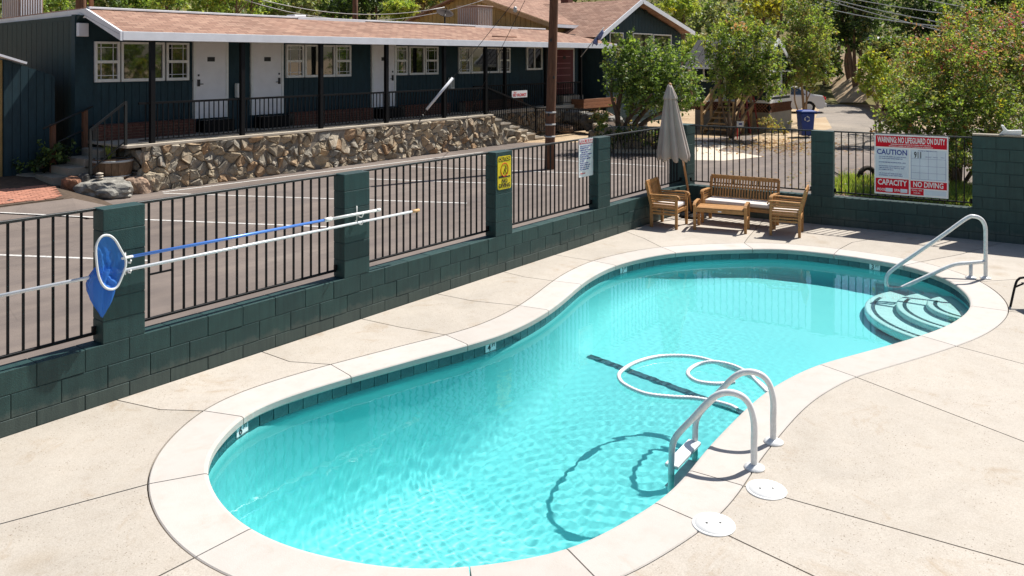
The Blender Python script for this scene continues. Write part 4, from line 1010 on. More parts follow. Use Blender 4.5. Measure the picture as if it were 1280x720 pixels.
# ------------------------------------------------------------------ stone work
def voronoi_cells(w, h, sx, sz, rnd, keep=None):
    pts = []; nx = max(1, round(w/sx)); nz = max(1, round(h/sz))
    for i in range(nx):
        for k in range(nz):
            for _ in range(rnd.choices((0, 1, 2), (0.16, 0.62, 0.22))[0]):
                x = (i+0.5+(0.25 if k % 2 else -0.25)+rnd.uniform(-.55, .55))*w/nx; z = (k+0.5+rnd.uniform(-.5, .5))*h/nz
                if all(abs(x-a)+abs(z-b_) > 0.11 for a, b_ in pts): pts.append((min(max(x, 0.02), w-0.02), min(max(z, 0.02), h-0.02)))
    cells = []
    for i, (px, pz) in enumerate(pts):
        if keep and not keep(px, pz): continue
        poly = [(0, 0), (w, 0), (w, h), (0, h)]
        for j, (qx, qz) in enumerate(pts):
            if i == j or abs(qx-px) > 3*sx or abs(qz-pz) > 3*sz: continue
            mx, mz = (px+qx)/2, (pz+qz)/2; nx_, nz_ = qx-px, qz-pz; out = []
            for a in range(len(poly)):
                p, r = poly[a-1], poly[a]; dp = (p[0]-mx)*nx_+(p[1]-mz)*nz_; dr = (r[0]-mx)*nx_+(r[1]-mz)*nz_
                if (dp <= 0) != (dr <= 0): t = dp/(dp-dr); out.append((p[0]+(r[0]-p[0])*t, p[1]+(r[1]-p[1])*t))
                if dr <= 0: out.append(r)
            poly = out
            if len(poly) < 3: break
        if len(poly) >= 3: cells.append(poly)
    return cells
def stone_wall(parent, p0, p1, z0, h, seed, sx=0.34, sz=0.25, keep=None, bulge=0.062, gap=0.004, core_d=0.35):
    """rubble facing between two ground points; stones stand proud of the mortar towards the right of p0->p1"""
    rnd = random.Random(seed); p0 = Vector((p0[0], p0[1], 0)); p1 = Vector((p1[0], p1[1], 0)); w = (p1-p0).length; ex = (p1-p0)/w; n = Vector((ex.y, -ex.x, 0))
    if keep is None:
        b = MB(); a = p0-n*core_d; c = p1-n*core_d; b.prism([tuple(p0.xy), tuple(p1.xy), tuple(c.xy), tuple(a.xy)], z0-0.1, z0+h); b.build('wall_core', M['rubble'], parent)
    for poly in voronoi_cells(w, h, sx, sz, rnd, keep):
        cx = sum(p[0] for p in poly)/len(poly); cz = sum(p[1] for p in poly)/len(poly)
        pl = []
        for x, z in poly:   # widen the joint and round the corners irregularly
            d = math.hypot(x-cx, z-cz); k = max(0.55, 1-gap/max(d, 0.02))*rnd.uniform(0.95, 1.0); pl.append((cx+(x-cx)*k, cz+(z-cz)*k))
        q = []
        for a in range(len(pl)):
            (x0_, z0_), (x1_, z1_) = pl[a-1], pl[a]
            k1, k2 = rnd.uniform(0.04, 0.2), rnd.uniform(0.8, 0.96); jx, jz = rnd.uniform(-.012, .012), rnd.uniform(-.012, .012); q.append((x0_*(1-k1)+x1_*k1+jx, z0_*(1-k1)+z1_*k1+jz)); q.append((x0_*(1-k2)+x1_*k2+jx, z0_*(1-k2)+z1_*k2+jz))
        pl = q; m = len(pl); hgt = bulge*rnd.uniform(0.55, 1.25); tilt = (rnd.uniform(-.55, .55), rnd.uniform(-.5, .6)); vs = []
        for s_, o_ in ((1.0, -0.03), (0.97, hgt*0.5), (rnd.uniform(.62, .82), hgt*0.95)):
            for x, z in pl:
                dx_, dz_ = (x-cx)*s_, (z-cz)*s_; oo = o_+(tilt[0]*dx_+tilt[1]*dz_)*(o_ > 0)+(rnd.uniform(-.024, .024) if o_ > 0 else 0)
                vs.append(p0+ex*(cx+dx_)+n*oo+Vector((0, 0, z0+cz+dz_)))
        vs.append(p0+ex*(cx+rnd.uniform(-.03, .03))+n*(hgt*1.05)+Vector((0, 0, z0+cz)))
        o0 = vs[-1].copy(); vs = [v-o0 for v in vs]
        fs = [(j*m+a, j*m+(a+1) % m, (j+1)*m+(a+1) % m, (j+1)*m+a) for j in range(2) for a in range(m)]+[(2*m+a, 2*m+(a+1) % m, 3*m) for a in range(m)]
        me = bpy.data.meshes.new('stone'); me.from_pydata([tuple(v) for v in vs], [], fs); me.materials.append(M['stone']); me.update()
        link('stone', me, parent, o0)
WY = 10.9
sw = thing('stone_retaining_wall', 'rubble stone retaining wall carrying the long motel porch above the parking lot', 'wall', (13, WY, 0))
stone_wall(sw, (7.0, WY), (19.75, WY), -0.03, 1.06, 21, 0.275, 0.205)
b = MB(); b.box(6.6, 19.7, WY-0.05, 12.72, 1.03, 1.095); b.build('porch_slab', M['lip'], sw, 0.008)
b = MB(); b.box(7.0, 7.3, WY+0.05, 12.5, -0.03, 1.03); b.build('end_core', M['rubble'], sw); stone_wall(sw, (6.98, 12.4), (6.98, WY), -0.03, 1.0, 27, 0.34, 0.25, lambda x, z: True)
sw2 = thing('stone_retaining_wall', 'rubble stone wall under the set back porch beyond the concrete stairs', 'wall', (24, 12.1, 0))
stone_wall(sw2, (20.6, 12.1), (28.6, 12.1), -0.03, 0.98, 33)
b = MB(); b.box(19.7, 29.0, 12.05, 12.72, 0.95, 1.09); b.build('porch_slab', M['lip'], sw2, 0.008)
# stairs from the lot to the porch
st = thing('concrete_stairs', 'concrete stairs with rough stone cheek rising from the lot to the motel porch', 'stairs', (21, 11.4, 0))
ns = 6
for k in range(ns):
    x0_ = 19.72+k*0.52; z1_ = 1.07-(k+1)*0.165
    b = MB(); b.box(x0_, x0_+0.56, 11.0, 12.05, -0.02, z1_-0.07); b.build('riser', M['oldconc'], st)
    b = MB(); b.box(x0_, x0_+0.60, 10.97, 12.04, z1_-0.068, z1_); b.build('tread', M['lip'], st, 0.006)
stone_wall(st, (19.76, 10.96), (22.9, 10.96), -0.03, 0.92, 41, 0.36, 0.2, lambda x, z: z < 0.74-x*0.31, 0.13)
def railing(name, pts, h, parent, n, mat='black', posts=True, z_low=0.10):
    """bar railing along pts (feet), top h above"""
    for a, c in zip(pts[:-1], pts[1:]):
        a = Vector(a); c = Vector(c); L_ = (c-a).length; b = MB()
        b.beam(a+Vector((0, 0, h)), c+Vector((0, 0, h)), 0.055, 0.05); b.beam(a+Vector((0, 0, z_low)), c+Vector((0, 0, z_low)), 0.035, 0.025)
        m = max(1, int(L_/n))
        for k in range(1, m):
            p = a.lerp(c, k/m); b.beam(p+Vector((0, 0, z_low)), p+Vector((0, 0, h-0.01)), 0.021, 0.021)
        b.build(name, M[mat], parent)
    if posts:
        for p in pts: p = Vector(p); b = MB(); b.beam(p, p+Vector((0, 0, h+0.02)), 0.055, 0.055); b.build('railing_post', M[mat], parent)
sr = thing('stair_railing', 'black iron railing sloping down beside the concrete stairs', 'railing', (21, 11, 0))
railing('rail_section', [(19.45, 10.98, 1.09), (22.38, 10.98, 0.22), (26.2, 10.98, -0.01)], 0.95, sr, 0.125)
# left end: planter barrel, boulders, steps, brick paving
pv = tag(link('paving', slab_mesh('paving', [(1.5, 9.85), (4.75, 9.72), (5.28, 11.5), (5.28, 12.3), (1.5, 12.3)], 0.275, 0.285, M['soil'])), kind='structure')  # paving set higher so that it catches the sun
b = MB(); b.add([(-6, 8.65, -0.011), (4.6, 8.65, -0.011), (4.9, 9.66, 0.27), (-6, 9.75, 0.27), (5.7, 9.3, -0.011), (5.32, 11.55, 0.28), (6.1, 11.3, -0.011), (5.32, 13.0, 0.42), (6.9, 12.9, 0.42), (6.9, 11.6, 0.1), (-6, 13.0, 0.42), (-6, 11.5, 0.27), (-6, 19, 0.45), (6.9, 19, 0.45)],
 [(0, 1, 2, 3), (1, 4, 2), (4, 6, 5, 2), (2, 5, 11, 3), (5, 7, 10, 11), (6, 9, 8, 7, 5), (10, 7, 8, 13, 12)])
b.m = [0, 0, 1, 1, 1, 1, 1]; link_('bank', b.mesh('bank', [M['asphalt'], M['soil']]))  # small ramp added to lift the paving into the sunlight
def on_ramp(u, v, off_=0.008):
    d = ray(u, v); s_ = 0.281/1.01; k = (CAM.z+0.011-off_-s_*(CAM.y-8.65))/(s_*d.y-d.z); return CAM+d*k
ra, rc = on_ramp(0, 265.3), on_ramp(122, 271.6); dd_ = (rc-ra).normalized(); wv_ = Vector((-dd_.y, dd_.x, 0))*0.05
b = MB(); b.add([ra-wv_, rc-wv_, rc+wv_, ra+wv_], [(0, 1, 2, 3)]); link('painted_line', b.mesh('painted_line', M['line']), lot)
bx = MB(); bx.box(-0.098, 0.098, -0.048, 0.048, -0.05, 0.0); bo = bx.build('brick', M['paver'], None, 0.004); brick_me = bo.data; bpy.data.objects.remove(bo)
rb2 = random.Random(9)
for i in range(12):
    for k in range(24):
        x = 2.9+i*0.206+(0.103 if k % 2 else 0); y = 9.86+k*0.103
        if y < 9.80+(4.75-x)*0.1 or x > 4.70+(y-9.75)*0.31 or x > 5.2: continue
        link('brick', brick_me, pv, (x, y, 0.302+rb2.uniform(-.004, .004)), (0, 0, rb2.uniform(-.02, .02)))
cp = [on_y(20, 219, 12.9), on_y(52, 213, 13.1), on_y(92, 226, 12.1), on_y(70, 231, 12.1)]
b = MB(); b.add([tuple(p+Vector((0, 0, 0.02))) for p in cp]+[tuple(p-Vector((0, 0, 0.06))) for p in cp], [(0, 1, 2, 3), (0, 4, 5, 1), (1, 5, 6, 2), (2, 6, 7, 3), (3, 7, 4, 0)])
tag(b.build('concrete_pad', M['walk']), kind='structure')
ls = thing('porch_steps', 'low concrete steps climbing to the left end of the motel porch', 'steps', (5.9, 11.9, 0.4))
for k in range(4):
    b = MB(); b.box(5.35+k*0.34, 6.75, 11.62, 12.5, 0.05 if k == 0 else 0.24+k*0.17, 0.45+k*0.17); b.build('step', M['oldconc'], ls, 0.006)
hr = thing('wooden_handrail', 'dark metal handrail on timber posts left of the porch steps', 'handrail', (5.6, 12.6, 0.5))
for (u, v0, v1) in ((66, 208, 155), (106, 192, 138)):
    a = on_y(u, v0, 12.55); c = on_y(u, v1, 12.55); b = MB(); b.beam((a.x, a.y, 0.2), c, 0.10, 0.10); b.build('post', M['polewood'], hr)
for v0, v1 in ((161, 133), (178, 163)):
    b = MB(); b.tube([on_y(54 if v0 == 161 else 72, v0, 12.5), on_y(116 if v0 == 161 else 103, v1, 12.5)], 0.022, 8); b.build('rail', M['iron'], hr)
sr2 = thing('step_railing', 'short dark iron railing sloping up behind the half barrel planter', 'railing', (6.3, 11.2, 0.4))
a0, a1, a2 = on_y(113, 217, 11.15), on_y(157, 183, 10.98), on_y(192, 178, 10.98)
railing('rail_section', [(a0.x, a0.y, 0.50), (a1.x, a1.y, 1.09)], 0.98, sr2, 0.16, 'iron', True, 0.10)
t = thing('barrel_planter', 'weathered half barrel planter holding soil and a grassy plant', 'planter', (6.55, 11.35, 0.33))
bc = Vector((6.54, 11.35, 0.33))
for k in range(18):
    a0_ = 2*math.pi*k/18; a1_ = a0_+2*math.pi/18*0.95; vs = []
    for r, z in ((0.36, 0.0), (0.41, 0.18), (0.43, 0.36), (0.425, 0.46)):
        for rr in (r, r-0.03):
            for a in (a0_, a1_): vs.append((bc.x+rr*math.cos(a), bc.y+rr*math.sin(a), bc.z+z))
    fs = []
    for j in range(3): q = j*4; fs += [(q, q+1, q+5, q+4), (q+3, q+2, q+6, q+7), (q+2, q, q+4, q+6), (q+1, q+3, q+7, q+5)]
    fs += [(12, 13, 15, 14)]
    b = MB(); b.add(vs, fs); b.build('stave', M['barrel'], t)
b = MB(); b.lathe([(0.431, 0.385), (0.438, 0.39), (0.437, 0.43), (0.428, 0.435)], bc, 28); b.build('hoop', M['galv'], t)
b = MB(); b.lathe([(0.372, 0.05), (0.384, 0.055), (0.392, 0.085), (0.385, 0.09)], bc, 28); b.build('hoop', M['galv'], t)
b = MB(); b.lathe([(0.40, 0.36), (0.38, 0.43), (0.02, 0.45)], bc, 20); b.build('soil', M['soil'], t)
def blades(name, c, n, h, spread, mats, parent, w=0.012, seed=1):
    r_ = np.random.RandomState(seed); V_ = []; mi = []
    for k in range(n):
        a = r_.rand()*6.28; L_ = h*(0.5+0.6*r_.rand()); s = spread*(0.3+r_.rand()); d = np.array([math.cos(a), math.sin(a), 0]); sd_ = np.array([-math.sin(a), math.cos(a), 0])*w
        p0 = np.array(c)+d*0.03*r_.rand(); p1 = p0+d*s*0.4+np.array([0, 0, L_*0.6]); p2 = p0+d*s+np.array([0, 0, L_])
        V_ += [p0-sd_, p0+sd_, p1+sd_*.8, p1-sd_*.8, p1-sd_*.8, p1+sd_*.8, p2+sd_*.1, p2-sd_*.1]; mi += [k % len(mats)]*2
    return link(name, np_mesh(name, np.array(V_), np.arange(len(V_)).reshape(-1, 4), mats, np.array(mi)), parent)
blades('foliage', bc+Vector((-0.12, -0.05, 0.44)), 60, 0.34, 0.18, [LF['bright'], LF['olive'], LF['lime']], t, 0.012, 3)
def boulder(u, v0, wpx, hpx, y, label, seed, mat='stone', name='boulder'):
    rr = random.Random(seed); p = on_y(u, v0, y); sc = (p-CAM).dot(FW)/FOC; w, h = wpx*sc/2, hpx*sc
    bm = bmesh.new(); bmesh.ops.create_icosphere(bm, subdivisions=4, radius=1.0)
    from mathutils import noise as mn
    for vtx in bm.verts:
        c = vtx.co.copy(); f = 1+0.42*mn.noise(c*1.0+Vector((seed*3.1, 0, 0)))+0.22*mn.noise(c*2.3+Vector((0, seed*1.7, 0)))+0.10*mn.noise(c*5.5)
        q = c*f; q = Vector((q.x, q.y, q.z if q.z < 0.5 else 0.5+(q.z-0.5)*0.4)); vtx.co = Vector((q.x*w*1.0, q.y*w*0.72, q.z*h*0.68))
    me = bpy.data.meshes.new(name); bm.to_mesh(me); bm.free(); me.materials.append(M[mat])
    o = link(name, me, None, (p.x, p.y, p.z+h*0.40), (0, 0, rr.uniform(-0.3, 0.3)-0.6)); tag(o, label, 'boulder', 'boulders at the left end of the stone wall'); return o
boulder(132, 246, 66, 27, 11.0, 'big flat grey boulder in front of the half barrel planter', 1, 'stone_grey')
boulder(172, 243, 34, 26, 10.95, 'reddish slanted boulder leaning on the left end of the stone wall', 2, 'stone_tan')
boulder(90, 240, 22, 22, 11.3, 'small rusty brown rock left of the big grey boulder', 5, 'stone_red')
boulder(105, 238, 13, 24, 11.2, 'narrow dark upright rock wedged beside the big grey boulder', 8, 'stone_dark')
boulder(190, 236, 24, 24, 10.85, 'squat pale rock at the foot of the stone wall beside the slanted boulder', 9)
boulder(12, 254, 8, 5, 10.2, 'dark fist sized rock on the front edge of the brick paving', 12, 'stone_dark')
boulder(48, 209, 16, 6, 12.9, 'small pale stone in the weeds beside the concrete pad', 14)
t = thing('garden_light', 'little stacked disc path light on the boulder beside the barrel', 'path light', on_y(124, 226, 10.95))
p = on_y(124.5, 224, 10.95); b = MB()
for k in range(3): b.lathe([(0.075, 0.0), (0.075, 0.02), (0.03, 0.035)], p+Vector((0, 0, k*0.055)), 14)
b.tube([p, p+Vector((0, 0, 0.15))], 0.028, 8); b.build('lamp_head', M['lip'], t)
# ------------------------------------------------------------------ the long motel building
FY = 12.7; PF = 1.095
mo = thing('motel_building', 'long dark teal motel with white doors, pink shingle roof and black porch railing', 'building', (15, FY, PF))
def boxpart(name, x0, x1, y0, y1, z0, z1, mat, parent=None, bev=0.0):
    b = MB(); b.box(x0, x1, y0, y1, z0, z1); return b.build(name, M[mat], parent or mo, bev)
boxpart('front_wall', 6.32, 27.9, FY+0.03, FY+0.20, 0.3, 4.10, 'teal')
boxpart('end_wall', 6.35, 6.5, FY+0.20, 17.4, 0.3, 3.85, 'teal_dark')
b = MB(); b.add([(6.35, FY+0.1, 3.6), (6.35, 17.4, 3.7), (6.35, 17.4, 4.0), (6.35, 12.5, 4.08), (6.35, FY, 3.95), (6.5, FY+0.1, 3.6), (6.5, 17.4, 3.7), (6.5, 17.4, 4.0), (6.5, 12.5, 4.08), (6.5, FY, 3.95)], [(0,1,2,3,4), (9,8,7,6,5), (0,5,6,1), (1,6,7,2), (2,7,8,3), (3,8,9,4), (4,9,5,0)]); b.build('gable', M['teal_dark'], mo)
b = MB(); y = FY+0.05
rq = random.Random(2)
while y < 17.3: b.box(6.325, 6.348, y, y+0.28, 0.35, 3.95); y += 0.295
o = b.build('board', M['teal_dark'], mo); o['kind'] = 'stuff'
XW = lambda u, v=75: on_y(u, v, FY).x
ZW = lambda u, v: on_y(u, v, FY).z
def window(u0, u1, zb, zt, style, parent=mo, y=FY, x0=None, x1=None, depth=0.05):
    x0 = XW(u0) if x0 is None else x0; x1 = XW(u1) if x1 is None else x1; f = 0.055
    fr = MB()
    fr.box(x0, x0+f, y-depth, y+0.03, zb, zt); fr.box(x1-f, x1, y-depth, y+0.03, zb, zt); fr.box(x0+f, x1-f, y-depth, y+0.03, zt-f, zt); fr.box(x0+f, x1-f, y-depth-0.01, y+0.03, zb, zb+f+0.02)
    if style == 'sash':
        zm = (zb+zt)/2; fr.box(x0+f, x1-f, y-depth+0.005, y+0.02, zm-0.035, zm+0.035)
    if style == 'slide': xm = (x0+x1)/2; fr.box(xm-0.025, xm+0.025, y-depth+0.005, y+0.02, zb+f, zt-f)
    w = fr.build('window', M['white'], parent, 0.004)
    b = MB(); b.box(x0+f, x1-f, y-0.004, y+0.012, zb+f, zt-f); b.build('pane', M['glass'], w)
    if style == 'sash':
        g = MB(); a, c = x0+f, x1-f; dx_ = (c-a)*0.2
        for lo, hi, top in ((zm+0.035, zt-f, True), (zb+f+0.02, zm-0.035, False)):
            for xx in (a+dx_, c-dx_): g.box(xx-0.008, xx+0.008, y-0.016, y-0.005, lo, hi)
            zz = hi-(hi-lo)*0.22 if top else lo+(hi-lo)*0.22; g.box(a, a+dx_-0.008, y-0.016, y-0.005, zz-0.008, zz+0.008); g.box(a+dx_+0.008, c-dx_-0.008, y-0.016, y-0.005, zz-0.008, zz+0.008); g.box(c-dx_+0.008, c, y-0.016, y-0.005, zz-0.008, zz+0.008)
        g.build('muntin', M['trim'], w)
        cu = MB(); n = 14
        for k in range(n):
            xa = a+(c-a)*k/n; cu.box(xa, xa+(c-a)/n*0.72, y-0.0025, y-0.0015, (zm if True else zb)+0.05, zt-f)
        cu.build('curtain', M['curtain'], w)
    return w
sets = [((118,149,'sash'),(151,205,'one'),(207.5,235.5,'sash')), ((357,379,'sash'),(380.5,418,'one'),(419,438,'sash')), ((494,508.5,'sash'),(511,530,'one'),(531,547,'sash')), ((573,587,'sash'),(588.5,605.5,'one'),(606.5,622.5,'one'),(623.5,637,'sash'))]
for S_ in sets:
    for u0, u1, stl in S_: window(u0, u1, 2.485, 3.47, stl)
window(658, 677, 2.575, 3.52, 'slide')
def door(u0, u1, mat, zt, zb, knob_right, plate=True):
    x0, x1 = XW(u0), XW(u1); d = MB(); d.box(x0+0.07, x1-0.07, FY-0.025, FY+0.03, zb, zt-0.07); dd = d.build('door', M[mat], mo, 0.004)
    f = MB(); f.box(x0, x0+0.068, FY-0.045, FY+0.03, zb, zt); f.box(x1-0.068, x1, FY-0.045, FY+0.03, zb, zt); f.box(x0+0.068, x1-0.068, FY-0.045, FY+0.03, zt-0.068, zt); f.build('door_frame', M['white'], mo)
    kx = x1-0.15 if knob_right else x0+0.15; xm = (x0+x1)/2
    k = MB(); k.box(kx-0.035, kx+0.035, FY-0.05, FY-0.025, zb+0.86, zb+1.04); k.beam((kx, FY-0.058, zb+0.92), (kx+(-0.12 if knob_right else 0.12), FY-0.058, zb+0.92), 0.02, 0.02); k.build('handle', M['ink'], dd); k = MB(); k.box(kx-0.02, kx+0.02, FY-0.045, FY-0.025, zb+1.13, zb+1.18); k.build('lock', M['ink'], dd)
    if plate:
        pl = MB(); pl.box(xm-0.11, xm+0.11, FY-0.034, FY-0.0265, zb+1.52, zb+1.64); pp_ = pl.build('number_plate', M['ink'], dd)
    return dd, x0, x1
for u0, u1, kr in ((241, 284.5, False), (313, 353.5, True), (464, 494, True)):
    door(u0, u1, 'doorw', 3.53, 1.455, kr)
    boxpart('door_step', XW(u0)+0.1, XW(u1)-0.05, FY-0.42, FY-0.03, PF, 1.42, 'black', None, 0.01)
dd, x0, x1 = door(692, 717, 'reddoor', 3.50, 1.50, False); b = MB()
for z in (3.12, 2.83, 2.62, 2.31, 2.02, 1.75): b.box(x0+0.22, x1-0.30, FY-0.030, FY-0.0255, z, z+0.018)
b.build('sunlit_line', M['pink'], dd)  # pale strips paint lines of sunlight on the door
boxpart('door_step', x0, x1, FY-0.5, FY-0.03, PF, 1.46, 'walk')
# siding: lap boards on the piers, vertical boards under the windows
lap = MB(); vb = MB()
pier = [(6.32, XW(118)-0.02), (XW(284.5)+0.01, XW(313)-0.01), (XW(438)+0.02, XW(464)-0.01), (XW(547)+0.02, XW(573)-0.02), (XW(637)+0.02, XW(658)-0.02), (XW(677)+0.02, XW(692)-0.01), (XW(717)+0.01, 27.9)]
for a, c in pier:
    z = PF+0.35
    while z < 3.5:
        lap.add([(a, FY+0.012, z), (c, FY+0.012, z), (c, FY+0.029, z), (a, FY+0.029, z), (a, FY+0.022, z+0.145), (c, FY+0.022, z+0.145), (c, FY+0.029, z+0.145), (a, FY+0.029, z+0.145)], [(0,1,5,4), (4,5,6,7), (0,3,2,1), (0,4,7,3), (1,2,6,5)]); z += 0.15
for a, c in ((XW(118)-0.02, XW(241)-0.01), (XW(353.5)+0.01, XW(438)+0.02), (XW(494)+0.01, XW(547)+0.02), (XW(573)-0.02, XW(637)+0.02)):
    x = a
    while x < c-0.05: vb.box(x, min(x+0.178, c), FY+0.008, FY+0.028, PF, 2.455); x += 0.19
    boxpart('sill_board', a, c, FY-0.02, FY+0.028, 2.458, 2.483, 'teal', None)
o = lap.build('lap_board', M['teal'], mo); o['kind'] = 'stuff'; o = vb.build('board', M['teal'], mo); o['kind'] = 'stuff'
# brick planters along the wall
bk_ = MB(); rq = random.Random(3)
for a, c in ((6.7, 9.2), (12.35, 15.4), (16.85, 19.1), (19.9, 23.4)):
    boxpart('planter_core', a+0.01, c-0.01, FY-0.34, FY-0.03, PF, 1.43, 'rubble')
    for k in range(5):
        x = a-(0.1 if k % 2 else 0); z = PF+k*0.072
        while x < c:
            l, r = max(x, a), min(x+0.195, c)
            if r-l > 0.03: bk_.box(l, r, FY-0.36-rq.uniform(0, .008), FY-0.339, z+0.003, z+0.064)
            x += 0.205
    bk_.box(a-0.01, c+0.01, FY-0.37, FY-0.06, 1.455, 1.475)
o = bk_.build('brick', M['brick'], mo); o['kind'] = 'stuff'
# posts, railing, roof
PY = 10.98
px = [7.27, 9.67, 12.19, 14.69, 17.27, 19.4]
for x in px: boxpart('porch_post', x-0.055, x+0.055, PY-0.055, PY+0.055, PF, 3.50, 'black', None, 0.004)
px2 = [on_y(u, 110, 12.2).x for u in (631, 682, 726)]
for x in px2: boxpart('porch_post', x-0.055, x+0.055, 12.15, 12.26, PF, 3.55, 'black', None, 0.004)
railing('railing', [(6.95, PY, PF)]+[(x, PY, PF) for x in px], 0.93, mo, 0.128, 'black', False, 0.08)
railing('railing', [(20.2, 12.2, PF), (px2[0], 12.2, PF), (px2[1], 12.2, PF), (px2[2], 12.2, PF)], 0.93, mo, 0.128, 'black', True, 0.08)
def uvquad(name, pts, mat, parent, thick=0.05):
    """roof plane: p0->p1 along the eave, p3/p2 along the ridge; UV in metres"""
    P = [Vector(p) for p in pts]; ex = (P[1]-P[0]).normalized(); n = ex.cross(P[-1]-P[0]).normalized(); ey = n.cross(ex)
    V_ = P+[p-n*thick for p in P]; k = len(P)
    me = bpy.data.meshes.new(name); me.from_pydata([tuple(v) for v in V_], [], [tuple(range(k)), tuple(range(2*k-1, k-1, -1))]+[(i, i+k, (i+1) % k+k, (i+1) % k) for i in range(k)])
    uv = me.uv_layers.new(name='UVMap')
    for pl in me.polygons:
        for li in pl.loop_indices: v = V_[me.loops[li].vertex_index]-P[0]; uv.data[li].uv = (v.dot(ex), v.dot(ey))
    me.materials.append(M[mat]); me.update(); return link(name, me, parent)
EY, EZ, RY, RZ = 10.84, 3.672, 12.45, 4.225
uvquad('roof', [(6.50, EY, EZ), (28.05, EY, EZ), (25.2, RY, RZ), (6.50, RY, RZ)], 'shingle', mo)
uvquad('roof', [(25.2, RY, RZ-0.004), (6.50, RY, RZ-0.004), (6.50, 17.7, 4.10), (27.9, 17.7, 4.10)], 'shingle', mo)
uvquad('roof', [(28.05, EY, EZ), (27.9, 13.0, 3.9), (25.2, RY+0.01, RZ)], 'shingle', mo)
boxpart('fascia', 6.50, 28.05, EY-0.035, EY-0.004, 3.47, 3.668, 'trim', None, 0.004)
boxpart('fascia', 28.052, 28.08, EY-0.03, 12.6, 3.50, 3.67, 'trim')
b = MB(); b.add([(6.44, EY-0.03, 3.46), (6.44, RY, 4.02), (6.44, 17.75, 3.90), (6.44, 17.75, 4.11), (6.44, RY, 4.235), (6.44, EY-0.03, 3.67), (6.495, EY-0.03, 3.46), (6.495, RY, 4.02), (6.495, 17.75, 3.90), (6.495, 17.75, 4.11), (6.495, RY, 4.235), (6.495, EY-0.03, 3.67)], [(0,1,4,5), (1,2,3,4), (6,11,10,7), (7,10,9,8), (5,4,10,11), (4,3,9,10), (0,6,7,1), (1,7,8,2), (0,5,11,6)]); b.build('rake_board', M['trim'], mo)
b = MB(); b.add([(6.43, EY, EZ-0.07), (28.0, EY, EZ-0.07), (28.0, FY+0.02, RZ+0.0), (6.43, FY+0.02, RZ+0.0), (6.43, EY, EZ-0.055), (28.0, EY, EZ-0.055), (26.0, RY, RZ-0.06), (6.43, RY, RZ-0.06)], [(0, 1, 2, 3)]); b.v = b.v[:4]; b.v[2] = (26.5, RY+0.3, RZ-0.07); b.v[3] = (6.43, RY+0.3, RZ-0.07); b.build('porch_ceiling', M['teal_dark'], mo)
boxpart('ridge_flashing', 6.50, 25.0, RY-0.06, RY+0.09, RZ+0.004, RZ+0.055, 'trim', None, 0.006)
for x in (12.5, 20.5): boxpart('flashing_lap', x, x+2.6, RY-0.075, RY-0.061, RZ-0.03, RZ+0.05, 'trim')
p0_, p1_ = on_y(614, 47, 11.0), on_y(644, 47, 11.0); b = MB(); b.tube([(p0_.x, 10.95, 3.83), (p1_.x, 10.95, 3.83)], 0.025, 6); b.build('roof_pipe', M['rust'], mo)
for u, v0, v1 in ((300, 104, 122), (565, 97, 111)):
    a = on_y(u, v1, FY-0.12); c = on_y(u, v0, FY-0.12); bb = MB(); bb.box(a.x-0.10, a.x+0.10, FY-0.17, FY-0.0, a.z, c.z); lb_ = bb.build('lantern', M['white'], mo, 0.02)
    bb = MB(); bb.box(a.x-0.06, a.x+0.06, FY-0.185, FY-0.172, a.z+0.05, c.z-0.05); bb.build('lens', M['galv'], lb_)
a = on_y(103.5, 50, FY-0.05); boxpart('vent_box', a.x-0.12, a.x+0.12, FY-0.10, FY+0.02, 3.58, 3.90, 'trim', None, 0.01)
# hanging vacancy sign
pa, pb = on_y(640, 122.5, 11.02), on_y(659, 122, 11.02); pt = on_y(640, 113.8, 11.02)
t = thing('vacancy_sign', 'small white no vacancy sign with red letters hanging over the stair railing', 'sign', pa)
sh = Sheet(pa, 0.0, t); Wd, Hh = pb.x-pa.x, pt.z-pa.z; sh.rect('panel', 0, Wd, 0, Hh, M['sign_white'], 0, 0, 0.012); sh.txt('lettering', 'NO VACANCY', Wd/2, Hh*0.38, 0.15, M['red'], sx=0.82); sh.txt('lettering', 'Sorry', Wd*0.2, Hh*0.80, 0.075, M['red'])
b = MB()
for f in (0.2, 0.8): b.beam(sh.P(Wd*f, Hh, -0.005), sh.P(Wd*f, Hh+0.12, -0.005), 0.012, 0.012)
b.beam(sh.P(0.0, -0.02, -0.02), sh.P(0, -0.75, -0.02), 0.02, 0.02); b.beam(sh.P(Wd, -0.02, -0.02), sh.P(Wd, -0.9, -0.02), 0.02, 0.02); b.build('hanger', M['black'], t)
# planter box by the porch end
pa, pb = on_y(655+74, 136, 11.6), on_y(770, 134, 11.6)
t = thing('wooden_planter', 'slatted redwood planter box standing on the stone bank by the porch end', 'planter', pa)
w_ = pb.x-pa.x
for k in range(3):
    b = MB(); b.box(pa.x, pb.x, 11.58, 11.62, pa.z+k*0.135, pa.z+k*0.135+0.125); b.build('plank', M['redwood'], t, 0.004)
    b = MB(); b.box(pa.x, pa.x+0.04, 11.622, 12.2, pa.z+k*0.135, pa.z+k*0.135+0.125); b.build('plank', M['redwood'], t)
b = MB(); b.box(pa.x+0.05, pb.x-0.02, 11.63, 12.2, pa.z-0.05, pa.z+0.36); b.build('soil', M['soil'], t)
